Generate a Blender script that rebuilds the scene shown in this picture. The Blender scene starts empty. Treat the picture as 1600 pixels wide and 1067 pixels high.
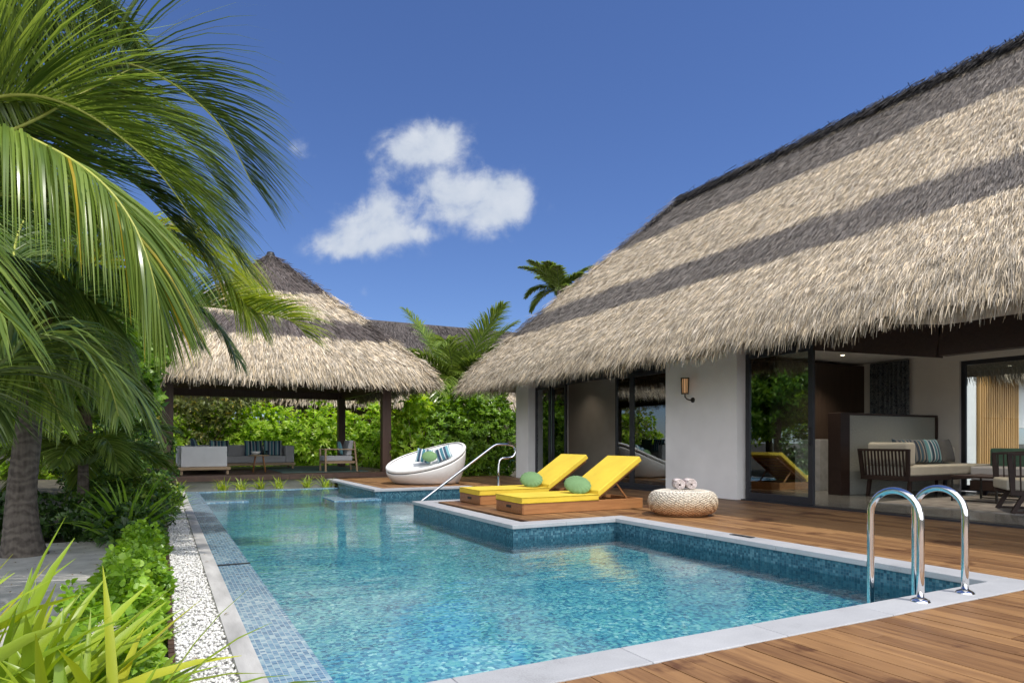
import bpy, math, random
import numpy as np
from mathutils import Vector, Matrix
random.seed(7); RNG = np.random.default_rng(11)
R = math.radians
SC = bpy.context.scene
COL = SC.collection
# ---------------------------------------------------------------- camera
VX, VY = math.sin(R(27.81)), math.cos(R(27.81))       # horizontal view direction
cam = bpy.data.cameras.new("camera"); co = bpy.data.objects.new("camera", cam); COL.objects.link(co)
co.location = (0, 0, 1.0); co.rotation_euler = (R(90), 0, -R(27.81))
cam.sensor_width = 36; cam.lens = 1035/1600*36; cam.shift_y = 156.5/1600
cam.clip_start = .05; cam.clip_end = 2000
SC.camera = co
def P3(px, py, d):
    """world point seen at photo pixel px,py at depth d metres"""
    l = (px-800)/1035*d
    return Vector((VX*d+VY*l, VY*d-VX*l, 1+(690-py)/1035*d))
# ---------------------------------------------------------------- world and sun
SUN_EL, SUN_AZ = 66, math.degrees(math.atan2(.40, -.917))   # azimuth from +Y towards +X
def sun_dir():
    e, a = R(SUN_EL), R(SUN_AZ)
    return Vector((math.sin(a)*math.cos(e), math.cos(a)*math.cos(e), math.sin(e)))
w = bpy.data.worlds.new("World"); SC.world = w; w.use_nodes = True
nt = w.node_tree; nt.nodes.clear()
def N(nt, t, **k):
    n = nt.nodes.new(t)
    for a, b in k.items():
        if a == 'inp':
            for i, v in b.items():
                if hasattr(v, 'is_output') or isinstance(v, bpy.types.NodeSocket): nt.links.new(v, n.inputs[i])
                else: n.inputs[i].default_value = v
        else: setattr(n, a, b)
    return n
def M_(nt, op, a, b=None, c=None, clamp=False):
    n = nt.nodes.new('ShaderNodeMath'); n.operation = op; n.use_clamp = clamp
    for i, v in enumerate((a, b, c)):
        if v is None: continue
        if isinstance(v, bpy.types.NodeSocket): nt.links.new(v, n.inputs[i])
        else: n.inputs[i].default_value = v
    return n.outputs[0]
sky = N(nt, 'ShaderNodeTexSky', sky_type='NISHITA', sun_disc=False, sun_elevation=R(SUN_EL), sun_rotation=R(SUN_AZ),
        air_density=1.0, dust_density=.15, ozone_density=3.0)
hs = N(nt, 'ShaderNodeMix', data_type='RGBA', blend_type='MULTIPLY', inp={0: 1.0, 6: sky.outputs[0], 7: (.52, .61, .86, 1)})
bg = N(nt, 'ShaderNodeBackground', inp={'Color': hs.outputs[2], 'Strength': .15})
tc = N(nt, 'ShaderNodeTexCoord')
def dotn(v):
    n = N(nt, 'ShaderNodeVectorMath', operation='DOT_PRODUCT'); nt.links.new(tc.outputs['Generated'], n.inputs[0]); n.inputs[1].default_value = v
    return n.outputs['Value']
dv = dotn((VX, VY, 0)); dr = dotn((VY, -VX, 0)); dz = dotn((0, 0, 1))
dvc = M_(nt, 'MAXIMUM', dv, .05)
U = M_(nt, 'DIVIDE', dr, dvc); Vv = M_(nt, 'DIVIDE', dz, dvc)
comb = N(nt, 'ShaderNodeCombineXYZ'); nt.links.new(U, comb.inputs[0]); nt.links.new(Vv, comb.inputs[1])
n1 = N(nt, 'ShaderNodeTexNoise', inp={'Vector': comb.outputs[0], 'Scale': 13, 'Detail': 7, 'Roughness': .58, 'Distortion': .35})
n2 = N(nt, 'ShaderNodeTexNoise', inp={'Vector': comb.outputs[0], 'Scale': 40, 'Detail': 5, 'Roughness': .6})
tot = None
for (px, py, rx, ry, am) in [(640, 240, 52, 32, 1.0), (690, 218, 44, 30, .9), (740, 322, 78, 38, 1.15), (790, 300, 38, 44, .95), (692, 292, 34, 26, .6), (575, 362, 66, 36, 1.15), (596, 322, 24, 40, .75),
                            (530, 384, 46, 22, .7), (655, 368, 50, 10, .42), (466, 232, 30, 17, .66), (492, 246, 26, 7, .34), (570, 458, 9, 18, .36), (-500, 300, 260, 90, .9), (2300, 200, 300, 120, .9), (2900, 420, 350, 70, .9)]:
    du = M_(nt, 'MULTIPLY', M_(nt, 'SUBTRACT', U, (px-800)/1035), 1035/rx)
    dd = M_(nt, 'MULTIPLY', M_(nt, 'SUBTRACT', Vv, (690-py)/1035), 1035/ry)
    q = M_(nt, 'ADD', M_(nt, 'MULTIPLY', du, du), M_(nt, 'MULTIPLY', dd, dd))
    g = M_(nt, 'MULTIPLY', M_(nt, 'EXPONENT', M_(nt, 'MULTIPLY', q, -.8)), am)
    tot = g if tot is None else M_(nt, 'ADD', tot, g)
nz = M_(nt, 'ADD', M_(nt, 'MULTIPLY', M_(nt, 'SUBTRACT', n1.outputs[0], .5), 1.75), M_(nt, 'MULTIPLY', M_(nt, 'SUBTRACT', n2.outputs[0], .5), .75))
dens = M_(nt, 'ADD', M_(nt, 'MINIMUM', tot, 1.2), nz)
mask = N(nt, 'ShaderNodeMapRange', interpolation_type='SMOOTHERSTEP', inp={0: dens, 1: .20, 2: 1.25, 3: 0, 4: .93})
gate = N(nt, 'ShaderNodeMapRange', inp={0: tot, 1: .06, 2: .35, 3: 0, 4: 1})
back = M_(nt, 'GREATER_THAN', dv, .06)
fac = M_(nt, 'MULTIPLY', M_(nt, 'MULTIPLY', mask.outputs[0], gate.outputs[0]), back)
cr = N(nt, 'ShaderNodeMix', data_type='RGBA', inp={0: n1.outputs[0], 6: (.42, .52, .68, 1), 7: (.95, .97, 1, 1)})
bgc = N(nt, 'ShaderNodeBackground', inp={'Color': cr.outputs[2], 'Strength': .95})
mx = N(nt, 'ShaderNodeMixShader', inp={0: fac, 1: bg.outputs[0], 2: bgc.outputs[0]})
# unseen bright cloud bank, added behind the viewer to fill the shaded sides
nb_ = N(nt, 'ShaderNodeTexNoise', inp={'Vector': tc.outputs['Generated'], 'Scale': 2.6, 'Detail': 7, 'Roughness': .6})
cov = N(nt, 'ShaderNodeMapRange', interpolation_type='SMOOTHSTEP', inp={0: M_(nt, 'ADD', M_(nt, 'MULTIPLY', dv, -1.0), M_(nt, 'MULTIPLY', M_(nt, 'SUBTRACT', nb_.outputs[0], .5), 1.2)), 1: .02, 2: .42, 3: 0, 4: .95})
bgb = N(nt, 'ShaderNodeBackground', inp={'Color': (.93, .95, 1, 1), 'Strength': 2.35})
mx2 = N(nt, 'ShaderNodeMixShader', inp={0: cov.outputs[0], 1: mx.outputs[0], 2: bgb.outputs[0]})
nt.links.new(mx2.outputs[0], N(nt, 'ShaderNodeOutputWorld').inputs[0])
sl = bpy.data.lights.new("sun", 'SUN'); so = bpy.data.objects.new("sun", sl); COL.objects.link(so)
sl.energy = 3.3; sl.angle = R(.5); sl.color = (1, .95, .86)
so.rotation_euler = sun_dir().to_track_quat('Z', 'Y').to_euler(); so.location = (5, -10, 30)
SC.view_settings.view_transform = 'Standard'; SC.view_settings.look = 'None'
SC.view_settings.exposure = 0.0; SC.view_settings.gamma = 1
SC.cycles.max_bounces = 8; SC.cycles.transparent_max_bounces = 24; SC.cycles.diffuse_bounces = 4
SC.cycles.glossy_bounces = 4; SC.cycles.sample_clamp_indirect = 6; SC.cycles.use_denoising = True
# ---------------------------------------------------------------- materials
def mat(name):
    m = bpy.data.materials.new(name); m.use_nodes = True; m.node_tree.nodes.clear(); return m
def out(m, s, disp=None):
    o = m.node_tree.nodes.new('ShaderNodeOutputMaterial'); m.node_tree.links.new(s, o.inputs[0])
def ramp(nt, fac, stops, interp='LINEAR'):
    n = nt.nodes.new('ShaderNodeValToRGB'); nt.links.new(fac, n.inputs[0]); cr = n.color_ramp; cr.interpolation = interp
    while len(cr.elements) > 1: cr.elements.remove(cr.elements[-1])
    cr.elements[0].position = stops[0][0]; cr.elements[0].color = (*stops[0][1], 1)
    for p, c in stops[1:]:
        e = cr.elements.new(p); e.color = (*c, 1)
    return n.outputs[0]
def bump(nt, h, strength=.3, dist=.01):
    return N(nt, 'ShaderNodeBump', inp={'Height': h, 'Strength': strength, 'Distance': dist}).outputs[0]
def plain(name, c, rough=.6, metal=0, nscale=8, nvar=.12, bscale=0, bstr=.2, stretch=(1, 1, 1), spec=.5):
    m = mat(name); t = m.node_tree
    tcn = N(t, 'ShaderNodeTexCoord'); mp = N(t, 'ShaderNodeMapping', inp={0: tcn.outputs['Object'], 3: stretch})
    nn = N(t, 'ShaderNodeTexNoise', inp={'Vector': mp.outputs[0], 'Scale': nscale, 'Detail': 5})
    lo = [x*(1-nvar*1.6) for x in c]; hi = [min(1, x*(1+nvar*1.6)) for x in c]
    cc = ramp(t, nn.outputs[0], [(.25, lo), (.75, hi)])
    b = N(t, 'ShaderNodeBsdfPrincipled', inp={'Base Color': cc, 'Roughness': rough, 'Metallic': metal, 'Specular IOR Level': spec})
    if bscale:
        n2 = N(t, 'ShaderNodeTexNoise', inp={'Vector': mp.outputs[0], 'Scale': bscale, 'Detail': 4})
        t.links.new(bump(t, n2.outputs[0], bstr), b.inputs['Normal'])
    out(m, b.outputs[0]); return m
def leafmat(name, a, b_, trans=.35, rough=.38, yellow=None):
    m = mat(name); t = m.node_tree
    at = N(t, 'ShaderNodeAttribute', attribute_name='tint'); sp = N(t, 'ShaderNodeSeparateColor'); t.links.new(at.outputs['Color'], sp.inputs[0])
    cc = ramp(t, sp.outputs[0], [(0, a), (.85, b_), (1, yellow or b_)])
    pr = N(t, 'ShaderNodeBsdfPrincipled', inp={'Base Color': cc, 'Roughness': rough, 'Specular IOR Level': .5})
    hh = N(t, 'ShaderNodeHueSaturation', inp={'Hue': .485, 'Saturation': 1.1, 'Value': 1.5, 'Color': cc})
    tr = N(t, 'ShaderNodeBsdfTranslucent', inp={'Color': hh.outputs[0]})
    mx = N(t, 'ShaderNodeMixShader', inp={0: trans, 1: pr.outputs[0], 2: tr.outputs[0]})
    out(m, mx.outputs[0]); return m
def woodmat(name, lo, hi, axis=1, scale=1.0, rough=.5, per_board=True, stain=0):
    """boards whose length runs along the given axis; random tone from the tint attribute"""
    m = mat(name); t = m.node_tree
    tcn = N(t, 'ShaderNodeTexCoord'); st = [9*scale, 9*scale, 9*scale]; st[axis] = .6*scale
    at = N(t, 'ShaderNodeAttribute', attribute_name='tint'); sp = N(t, 'ShaderNodeSeparateColor'); t.links.new(at.outputs['Color'], sp.inputs[0])
    off = N(t, 'ShaderNodeVectorMath', operation='SCALE', inp={0: at.outputs['Color'], 'Scale': 13.0})
    ad = N(t, 'ShaderNodeVectorMath', operation='ADD', inp={0: tcn.outputs['Object'], 1: off.outputs[0]})
    mp = N(t, 'ShaderNodeMapping', inp={0: ad.outputs[0] if per_board else tcn.outputs['Object'], 3: st})
    g1 = N(t, 'ShaderNodeTexNoise', inp={'Vector': mp.outputs[0], 'Scale': 2.2, 'Detail': 6, 'Roughness': .65, 'Distortion': .6})
    g2 = N(t, 'ShaderNodeTexNoise', inp={'Vector': mp.outputs[0], 'Scale': 11, 'Detail': 3})
    f = M_(t, 'ADD', M_(t, 'MULTIPLY', g1.outputs[0], .75), M_(t, 'MULTIPLY', g2.outputs[0], .25))
    if per_board: f = M_(t, 'ADD', f, M_(t, 'MULTIPLY', M_(t, 'SUBTRACT', sp.outputs[0], .5), .24))
    if stain:
        g3 = N(t, 'ShaderNodeTexNoise', inp={'Vector': tcn.outputs['Object'], 'Scale': 1.7, 'Detail': 5, 'Roughness': .6})
        f = M_(t, 'SUBTRACT', f, M_(t, 'MULTIPLY', M_(t, 'MAXIMUM', M_(t, 'SUBTRACT', g3.outputs[0], .56), 0), stain))
    mid = [(a+b)/2 for a, b in zip(lo, hi)]
    cc = ramp(t, f, [(.27, lo), (.5, mid), (.75, hi)])
    b = N(t, 'ShaderNodeBsdfPrincipled', inp={'Base Color': cc, 'Roughness': rough})
    t.links.new(bump(t, f, .25, .004), b.inputs['Normal'])
    out(m, b.outputs[0]); return m
MT = {}
MT['deck'] = woodmat('deck_timber', (.105, .043, .016), (.38, .205, .083), 1, stain=2.8)
MT['teak'] = woodmat('teak', (.22, .085, .03), (.46, .22, .085), 0, 1.5, .4)
MT['darkwood'] = woodmat('dark_timber', (.05, .026, .019), (.13, .07, .052), 2, 1, .5)
MT['darkboard'] = woodmat('dark_deck_boards', (.05, .028, .02), (.12, .065, .045), 0, 1, .5)
MT['palewood'] = woodmat('pale_teak', (.30, .2, .11), (.52, .37, .22), 0, 2, .5)
MT['slat'] = woodmat('golden_slats', (.42, .23, .07), (.62, .36, .13), 2, 1, .5)
MT['espresso'] = woodmat('espresso_wood', (.018, .008, .006), (.045, .022, .016), 0, 1, .6)
MT['panelwood'] = woodmat('wall_panel_wood', (.035, .022, .016), (.075, .05, .036), 2, 1, .5, per_board=False)
MT['plaster'] = plain('white_plaster', (.80, .79, .78), .85, nscale=1.6, nvar=.045, bscale=7, bstr=.35)
MT['inwall'] = plain('interior_plaster', (.70, .67, .62), .85, nscale=3, nvar=.03)
MT['ceiling'] = plain('ceiling_paint', (.82, .81, .78), .85, nscale=3, nvar=.02)
MT['floor'] = plain('floor_tile', (.19, .19, .18), .22, nscale=3, nvar=.2)
MT['rug'] = plain('rug', (.30, .28, .26), .95, nscale=4, nvar=.35, bscale=90, bstr=.5)
MT['rugblue'] = plain('teal_rug', (.10, .17, .16), .9, nscale=6, nvar=.2)
MT['coping'] = plain('coping_stone', (.385, .39, .41), .8, nscale=120, nvar=.16, bscale=150, bstr=.15)
def copingmat():
    m = mat('coping_stone'); t = m.node_tree; tcn = N(t, 'ShaderNodeTexCoord'); v = tcn.outputs['Object']
    a = N(t, 'ShaderNodeTexNoise', inp={'Vector': v, 'Scale': 130, 'Detail': 3}); b = N(t, 'ShaderNodeTexNoise', inp={'Vector': v, 'Scale': 2.3, 'Detail': 7, 'Roughness': .7}); at = N(t, 'ShaderNodeAttribute', attribute_name='tint')
    f = M_(t, 'ADD', M_(t, 'ADD', M_(t, 'MULTIPLY', a.outputs[0], .35), M_(t, 'MULTIPLY', b.outputs[0], .5)), M_(t, 'MULTIPLY', at.outputs['Fac'], .12))
    cc = ramp(t, f, [(.28, (.24, .24, .245)), (.42, (.355, .36, .375)), (.7, (.46, .465, .48))])
    p = N(t, 'ShaderNodeBsdfPrincipled', inp={'Base Color': cc, 'Roughness': .8, 'Normal': bump(t, f, .3, .004)}); out(m, p.outputs[0]); return m
MT['coping'] = copingmat()
MT['edge'] = plain('edge_stone', (.47, .46, .45), .7, nscale=7, nvar=.22, bscale=40, bstr=.3, stretch=(1, .25, 1))
MT['concrete'] = plain('plinth_render', (.25, .26, .23), .8, nscale=4, nvar=.12)
MT['frame'] = plain('window_frame_metal', (.035, .037, .045), .4, .3, nvar=.05)
MT['steel'] = plain('polished_steel', (.80, .80, .80), .06, 1, nvar=.01)
MT['yellow'] = plain('yellow_canvas', (.72, .515, .045), .8, nscale=3, nvar=.06, bscale=4.5, bstr=.9)
MT['piping'] = plain('yellow_piping', (.60, .45, .03), .8)
MT['green'] = plain('green_canvas', (.145, .26, .11), .85, nscale=9, nvar=.08, bscale=200, bstr=.25)
MT['white_shell'] = plain('white_shell', (.74, .72, .70), .55, nscale=4, nvar=.04, bscale=160, bstr=.2)
MT['white_fabric'] = plain('white_fabric', (.78, .77, .75), .9, nscale=5, nvar=.03, bscale=180, bstr=.2)
MT['grey_fabric'] = plain('grey_fabric', (.44, .44, .46), .9, nscale=5, nvar=.04, bscale=180, bstr=.2)
MT['light_panel'] = plain('pale_upholstery', (.62, .62, .63), .85, nscale=5, nvar=.03)
MT['cream'] = plain('cream_fabric', (.56, .53, .45), .9, nscale=5, nvar=.04, bscale=180, bstr=.2)
MT['darkgrey'] = plain('dark_grey_fabric', (.10, .10, .10), .9)
MT['darkgreen'] = plain('dark_green_fabric', (.05, .11, .08), .9)
MT['navy'] = plain('navy_fabric', (.03, .045, .08), .9)
MT['towel'] = plain('pink_towel', (.68, .59, .57), .95, nscale=30, nvar=.08, bscale=240, bstr=.8)
MT['sand'] = plain('white_sand', (.50, .48, .45), .95, nscale=5, nvar=.16, bscale=9, bstr=.7)
MT['soil'] = plain('dark_soil', (.07, .06, .04), .95, nscale=5, nvar=.5, bscale=30, bstr=.8)
MT['pebble'] = plain('white_pebbles', (.74, .73, .71), .8, nscale=55, nvar=.16)
MT['pebblebed'] = plain('pebble_bed', (.60, .59, .57), .9, nscale=70, nvar=.35, bscale=80, bstr=1)
MT['black'] = plain('black_rubber', (.015, .015, .015), .5)
MT['bronze'] = plain('dark_bronze', (.045, .04, .035), .45, .6)
MT['ceramic'] = plain('white_ceramic', (.75, .75, .75), .2)
MT['bottle'] = plain('dark_bottle', (.02, .03, .03), .1)
MT['mosaicwall'] = plain('mosaic_panel', (.38, .39, .35), .5, nscale=50, nvar=.3)
MT['cabinet'] = plain('grey_cabinet', (.42, .42, .43), .5)
MT['bark2'] = plain('fibre_bark', (.20, .12, .06), .9, nscale=12, nvar=.4, bscale=30, bstr=.7, stretch=(1, 1, .25))
MT['rachis'] = plain('frond_stem', (.36, .38, .07), .5)
MT['rachis_dark'] = plain('frond_stem_green', (.12, .17, .04), .5)
MT['flower'] = plain('white_flower', (.75, .70, .68), .8)
# palm bark with ring scars
def palmbark():
    m = mat('palm_bark'); t = m.node_tree; tcn = N(t, 'ShaderNodeTexCoord')
    wv = N(t, 'ShaderNodeTexWave', wave_type='BANDS', bands_direction='Z', inp={'Vector': tcn.outputs['Object'], 'Scale': 3.4, 'Distortion': 11, 'Detail': 3, 'Detail Scale': 1.6})
    nn = N(t, 'ShaderNodeTexNoise', inp={'Vector': tcn.outputs['Object'], 'Scale': 16, 'Detail': 6, 'Roughness': .7})
    mp = N(t, 'ShaderNodeMapping', inp={0: tcn.outputs['Object'], 3: (26, 26, 3)})
    nf = N(t, 'ShaderNodeTexNoise', inp={'Vector': mp.outputs[0], 'Scale': 1, 'Detail': 4})
    f = M_(t, 'ADD', M_(t, 'MULTIPLY', wv.outputs[1], .14), M_(t, 'ADD', M_(t, 'MULTIPLY', nn.outputs[0], .35), M_(t, 'MULTIPLY', nf.outputs[0], .35)))
    cc = ramp(t, f, [(.22, (.035, .028, .024)), (.42, (.12, .10, .085)), (.8, (.26, .225, .195))])
    b = N(t, 'ShaderNodeBsdfPrincipled', inp={'Base Color': cc, 'Roughness': .9})
    t.links.new(bump(t, f, .8, .02), b.inputs['Normal']); out(m, b.outputs[0]); return m
MT['bark'] = palmbark()
# mosaic tiles: random tone per tile with grout
def mosaic(name, stops, size, warp=0, grout=(.25, .33, .36), rough=.25, gw=.1):
    m = mat(name); t = m.node_tree; tcn = N(t, 'ShaderNodeTexCoord'); v = tcn.outputs['Object']
    ad = N(t, 'ShaderNodeVectorMath', operation='ADD', inp={0: v, 1: (.0037, .0041, .0043)}); v = ad.outputs[0]
    if warp:
        nn = N(t, 'ShaderNodeTexNoise', inp={'Vector': v, 'Scale': 7, 'Detail': 3})
        sb = N(t, 'ShaderNodeVectorMath', operation='SUBTRACT', inp={0: nn.outputs[1], 1: (.5, .5, .5)})
        sc = N(t, 'ShaderNodeVectorMath', operation='SCALE', inp={0: sb.outputs[0], 'Scale': warp})
        v = N(t, 'ShaderNodeVectorMath', operation='ADD', inp={0: v, 1: sc.outputs[0]}).outputs[0]
    s = N(t, 'ShaderNodeVectorMath', operation='SCALE', inp={0: v, 'Scale': 1/size})
    fl = N(t, 'ShaderNodeVectorMath', operation='FLOOR', inp={0: s.outputs[0]})
    wn = N(t, 'ShaderNodeTexWhiteNoise', inp={'Vector': fl.outputs[0]})
    big = N(t, 'ShaderNodeTexNoise', inp={'Vector': v, 'Scale': 2.2, 'Detail': 6, 'Roughness': .72})
    f = M_(t, 'ADD', M_(t, 'MULTIPLY', wn.outputs[0], .8), M_(t, 'MULTIPLY', M_(t, 'SUBTRACT', big.outputs[0], .40), 1.0))
    cc = ramp(t, f, stops)
    fr = N(t, 'ShaderNodeVectorMath', operation='FRACTION', inp={0: s.outputs[0]})
    sx = N(t, 'ShaderNodeSeparateXYZ'); t.links.new(fr.outputs[0], sx.inputs[0])
    geo = N(t, 'ShaderNodeNewGeometry'); ab = N(t, 'ShaderNodeVectorMath', operation='ABSOLUTE', inp={0: geo.outputs['True Normal']})
    sn = N(t, 'ShaderNodeSeparateXYZ'); t.links.new(ab.outputs[0], sn.inputs[0])
    g = None
    for i in range(3):
        e = M_(t, 'LESS_THAN', sx.outputs[i], gw)
        e = M_(t, 'MULTIPLY', e, M_(t, 'LESS_THAN', sn.outputs[i], .5))
        g = e if g is None else M_(t, 'MAXIMUM', g, e)
    mxn = N(t, 'ShaderNodeMix', data_type='RGBA', inp={0: g, 6: cc, 7: (*grout, 1)})
    b = N(t, 'ShaderNodeBsdfPrincipled', inp={'Base Color': mxn.outputs[2], 'Roughness': rough})
    out(m, b.outputs[0]); return m
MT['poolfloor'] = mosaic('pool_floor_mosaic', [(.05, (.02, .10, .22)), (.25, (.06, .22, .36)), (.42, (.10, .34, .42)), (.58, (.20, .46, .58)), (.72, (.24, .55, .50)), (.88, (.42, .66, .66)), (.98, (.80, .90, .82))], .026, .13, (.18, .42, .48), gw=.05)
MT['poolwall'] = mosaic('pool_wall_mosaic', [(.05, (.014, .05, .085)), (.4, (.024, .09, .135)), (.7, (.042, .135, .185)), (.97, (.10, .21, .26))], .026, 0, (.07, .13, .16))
MT['ledge'] = mosaic('ledge_mosaic', [(.05, (.07, .16, .27)), (.4, (.12, .25, .38)), (.7, (.20, .35, .44)), (.95, (.38, .50, .54))], .030, 0, (.38, .46, .50), .18, gw=.12)
# water surface
def water():
    m = mat('pool_water'); t = m.node_tree; tcn = N(t, 'ShaderNodeTexCoord')
    rot = N(t, 'ShaderNodeMapping', inp={0: tcn.outputs['Object'], 2: (0, 0, R(27.8)), 3: (1.0, 2.3, 1)})
    a = N(t, 'ShaderNodeTexNoise', inp={'Vector': rot.outputs[0], 'Scale': 3.2, 'Detail': 3, 'Distortion': .5})
    b = N(t, 'ShaderNodeTexNoise', inp={'Vector': rot.outputs[0], 'Scale': 11, 'Detail': 3, 'Distortion': .6})
    h = M_(t, 'ADD', M_(t, 'MULTIPLY', a.outputs[0], .7), M_(t, 'MULTIPLY', b.outputs[0], .26))
    c_ = N(t, 'ShaderNodeTexNoise', inp={'Vector': rot.outputs[0], 'Scale': 1.1, 'Detail': 2})
    h = M_(t, 'ADD', h, M_(t, 'MULTIPLY', c_.outputs[0], 1.1))
    msk = N(t, 'ShaderNodeTexNoise', inp={'Vector': tcn.outputs['Object'], 'Scale': .45, 'Detail': 2})
    h = M_(t, 'MULTIPLY', h, M_(t, 'MAXIMUM', M_(t, 'ADD', M_(t, 'MULTIPLY', msk.outputs[0], 4.2), -1.35), .22))
    nb = bump(t, h, 1.0, .0062)
    fr = N(t, 'ShaderNodeFresnel', inp={'IOR': 1.42, 'Normal': nb})
    gl = N(t, 'ShaderNodeBsdfGlossy', inp={'Roughness': .015, 'Normal': nb, 'Color': (1, 1, 1, 1)})
    tr = N(t, 'ShaderNodeBsdfTransparent', inp={'Color': (.73, .90, .93, 1)})
    mx = N(t, 'ShaderNodeMixShader', inp={0: fr.outputs[0], 1: tr.outputs[0], 2: gl.outputs[0]})
    out(m, mx.outputs[0]); return m
MT['water'] = water()
def glass(name, tint=(.80, .86, .85), refl=2.6, base=.05):
    m = mat(name); t = m.node_tree
    fr = N(t, 'ShaderNodeFresnel', inp={'IOR': 1.5})
    f = M_(t, 'ADD', M_(t, 'MULTIPLY', fr.outputs[0], refl), base, clamp=True)
    gl = N(t, 'ShaderNodeBsdfGlossy', inp={'Roughness': .004, 'Color': (.9, .95, .95, 1)})
    tr = N(t, 'ShaderNodeBsdfTransparent', inp={'Color': (*tint, 1)})
    mx = N(t, 'ShaderNodeMixShader', inp={0: f, 1: tr.outputs[0], 2: gl.outputs[0]}); out(m, mx.outputs[0]); return m
MT['glass'] = glass('tinted_glass', (.80, .86, .84), 2.4, .06)
MT['clearglass'] = glass('clear_glass', (.9, .94, .93), 1, 0)
# striped cushions (stripes across local X)
def stripes(name, cols):
    m = mat(name); t = m.node_tree; tcn = N(t, 'ShaderNodeTexCoord'); sx = N(t, 'ShaderNodeSeparateXYZ'); t.links.new(tcn.outputs['Object'], sx.inputs[0])
    f = M_(t, 'FRACT', M_(t, 'ADD', M_(t, 'MULTIPLY', sx.outputs[0], 3.1), .4))
    n = len(cols); cc = ramp(t, f, [(c[0], c[1]) for c in cols], 'CONSTANT')
    b = N(t, 'ShaderNodeBsdfPrincipled', inp={'Base Color': cc, 'Roughness': .9}); out(m, b.outputs[0]); return m
MT['stripe'] = stripes('blue_stripes', [(0, (.03, .05, .09)), (.16, (.55, .58, .60)), (.24, (.05, .17, .22)), (.46, (.55, .58, .60)), (.52, (.04, .07, .12)), (.70, (.14, .32, .36)), (.86, (.5, .54, .56)), (.93, (.05, .17, .22))])
MT['stripe_warm'] = stripes('brown_teal_stripes', [(0, (.03, .05, .08)), (.2, (.30, .27, .22)), (.28, (.04, .10, .14)), (.5, (.16, .13, .13)), (.58, (.45, .42, .35)), (.64, (.03, .06, .09)), (.85, (.2, .2, .2))])
# curtains
def curtainmat(name, c, pat=False, tr=.4):
    m = mat(name); t = m.node_tree; tcn = N(t, 'ShaderNodeTexCoord')
    if pat:
        vo = N(t, 'ShaderNodeTexNoise', inp={'Vector': tcn.outputs['Object'], 'Scale': 16, 'Detail': 3, 'Distortion': 2})
        cc = ramp(t, vo.outputs[0], [(.42, (.035, .05, .07)), (.52, (.26, .28, .28)), (.6, (.08, .10, .12))])
    else:
        cc = N(t, 'ShaderNodeRGB').outputs[0]; cc.default_value = (*c, 1)
    d = N(t, 'ShaderNodeBsdfPrincipled', inp={'Base Color': cc, 'Roughness': .9}); l = N(t, 'ShaderNodeBsdfTranslucent', inp={'Color': cc})
    mx = N(t, 'ShaderNodeMixShader', inp={0: tr, 1: d.outputs[0], 2: l.outputs[0]}); out(m, mx.outputs[0]); return m
MT['sheer'] = curtainmat('sheer_curtain', (.72, .86, .80)); MT['patcurtain'] = curtainmat('patterned_curtain', (.2, .2, .2), True, .1)
# thatch: tint.r random tone, tint.g height up the roof (0 eave, 1 ridge)
def thatchmat(name, bands, tan=(.55, .455, .33), dark=(.075, .065, .062), tip=(.42, .34, .235), base=False):
    m = mat(name); t = m.node_tree
    at = N(t, 'ShaderNodeAttribute', attribute_name='tint'); sp = N(t, 'ShaderNodeSeparateColor'); t.links.new(at.outputs['Color'], sp.inputs[0])
    tcn = N(t, 'ShaderNodeTexCoord'); nn = N(t, 'ShaderNodeTexNoise', inp={'Vector': tcn.outputs['Object'], 'Scale': 1.3, 'Detail': 6, 'Roughness': .65})
    g = M_(t, 'ADD', sp.outputs[1], M_(t, 'MULTIPLY', M_(t, 'SUBTRACT', nn.outputs[0], .5), .07))
    dk = None
    for a, b in bands:
        x = M_(t, 'MULTIPLY', M_(t, 'SUBTRACT', g, a), 70, clamp=True); y = M_(t, 'MULTIPLY', M_(t, 'SUBTRACT', b, g), 70, clamp=True)
        z = M_(t, 'MULTIPLY', x, y); dk = z if dk is None else M_(t, 'MAXIMUM', dk, z)
    low = M_(t, 'MULTIPLY', M_(t, 'SUBTRACT', .075, g), 14, clamp=True)
    tn = N(t, 'ShaderNodeMix', data_type='RGBA', inp={0: low, 6: (*tan, 1), 7: (*tip, 1)})
    mxd = N(t, 'ShaderNodeMix', data_type='RGBA', inp={0: dk, 6: tn.outputs[2], 7: (*dark, 1)})
    va = M_(t, 'ADD', M_(t, 'MULTIPLY', sp.outputs[0], .95), .5)
    n9 = N(t, 'ShaderNodeTexNoise', inp={'Vector': tcn.outputs['Object'], 'Scale': 7, 'Detail': 4, 'Roughness': .6})
    va = M_(t, 'MULTIPLY', M_(t, 'MULTIPLY', va, M_(t, 'ADD', M_(t, 'MULTIPLY', nn.outputs[0], .6), .7)), M_(t, 'ADD', M_(t, 'MULTIPLY', n9.outputs[0], 1.1), .45))
    hs_ = N(t, 'ShaderNodeHueSaturation', inp={'Hue': .5, 'Saturation': M_(t, 'ADD', M_(t, 'MULTIPLY', sp.outputs[2], .5), .66), 'Value': va, 'Color': mxd.outputs[2]})
    b = N(t, 'ShaderNodeBsdfPrincipled', inp={'Base Color': hs_.outputs[0], 'Roughness': .75, 'Specular IOR Level': .3})
    out(m, b.outputs[0]); return m
MT['thatch'] = thatchmat('palm_thatch', [(.275, .435), (.74, .975)], dark=(.19, .165, .145))
MT['thatch_dark'] = thatchmat('palm_thatch_dark_bands', [(.27, .44), (.66, 2)], dark=(.125, .102, .095))
MT['thatch_far'] = thatchmat('far_thatch', [(.56, 2)], dark=(.10, .085, .08))
MT['underthatch'] = plain('thatch_underside', (.22, .17, .11), .95, nscale=30, nvar=.3)
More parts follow.
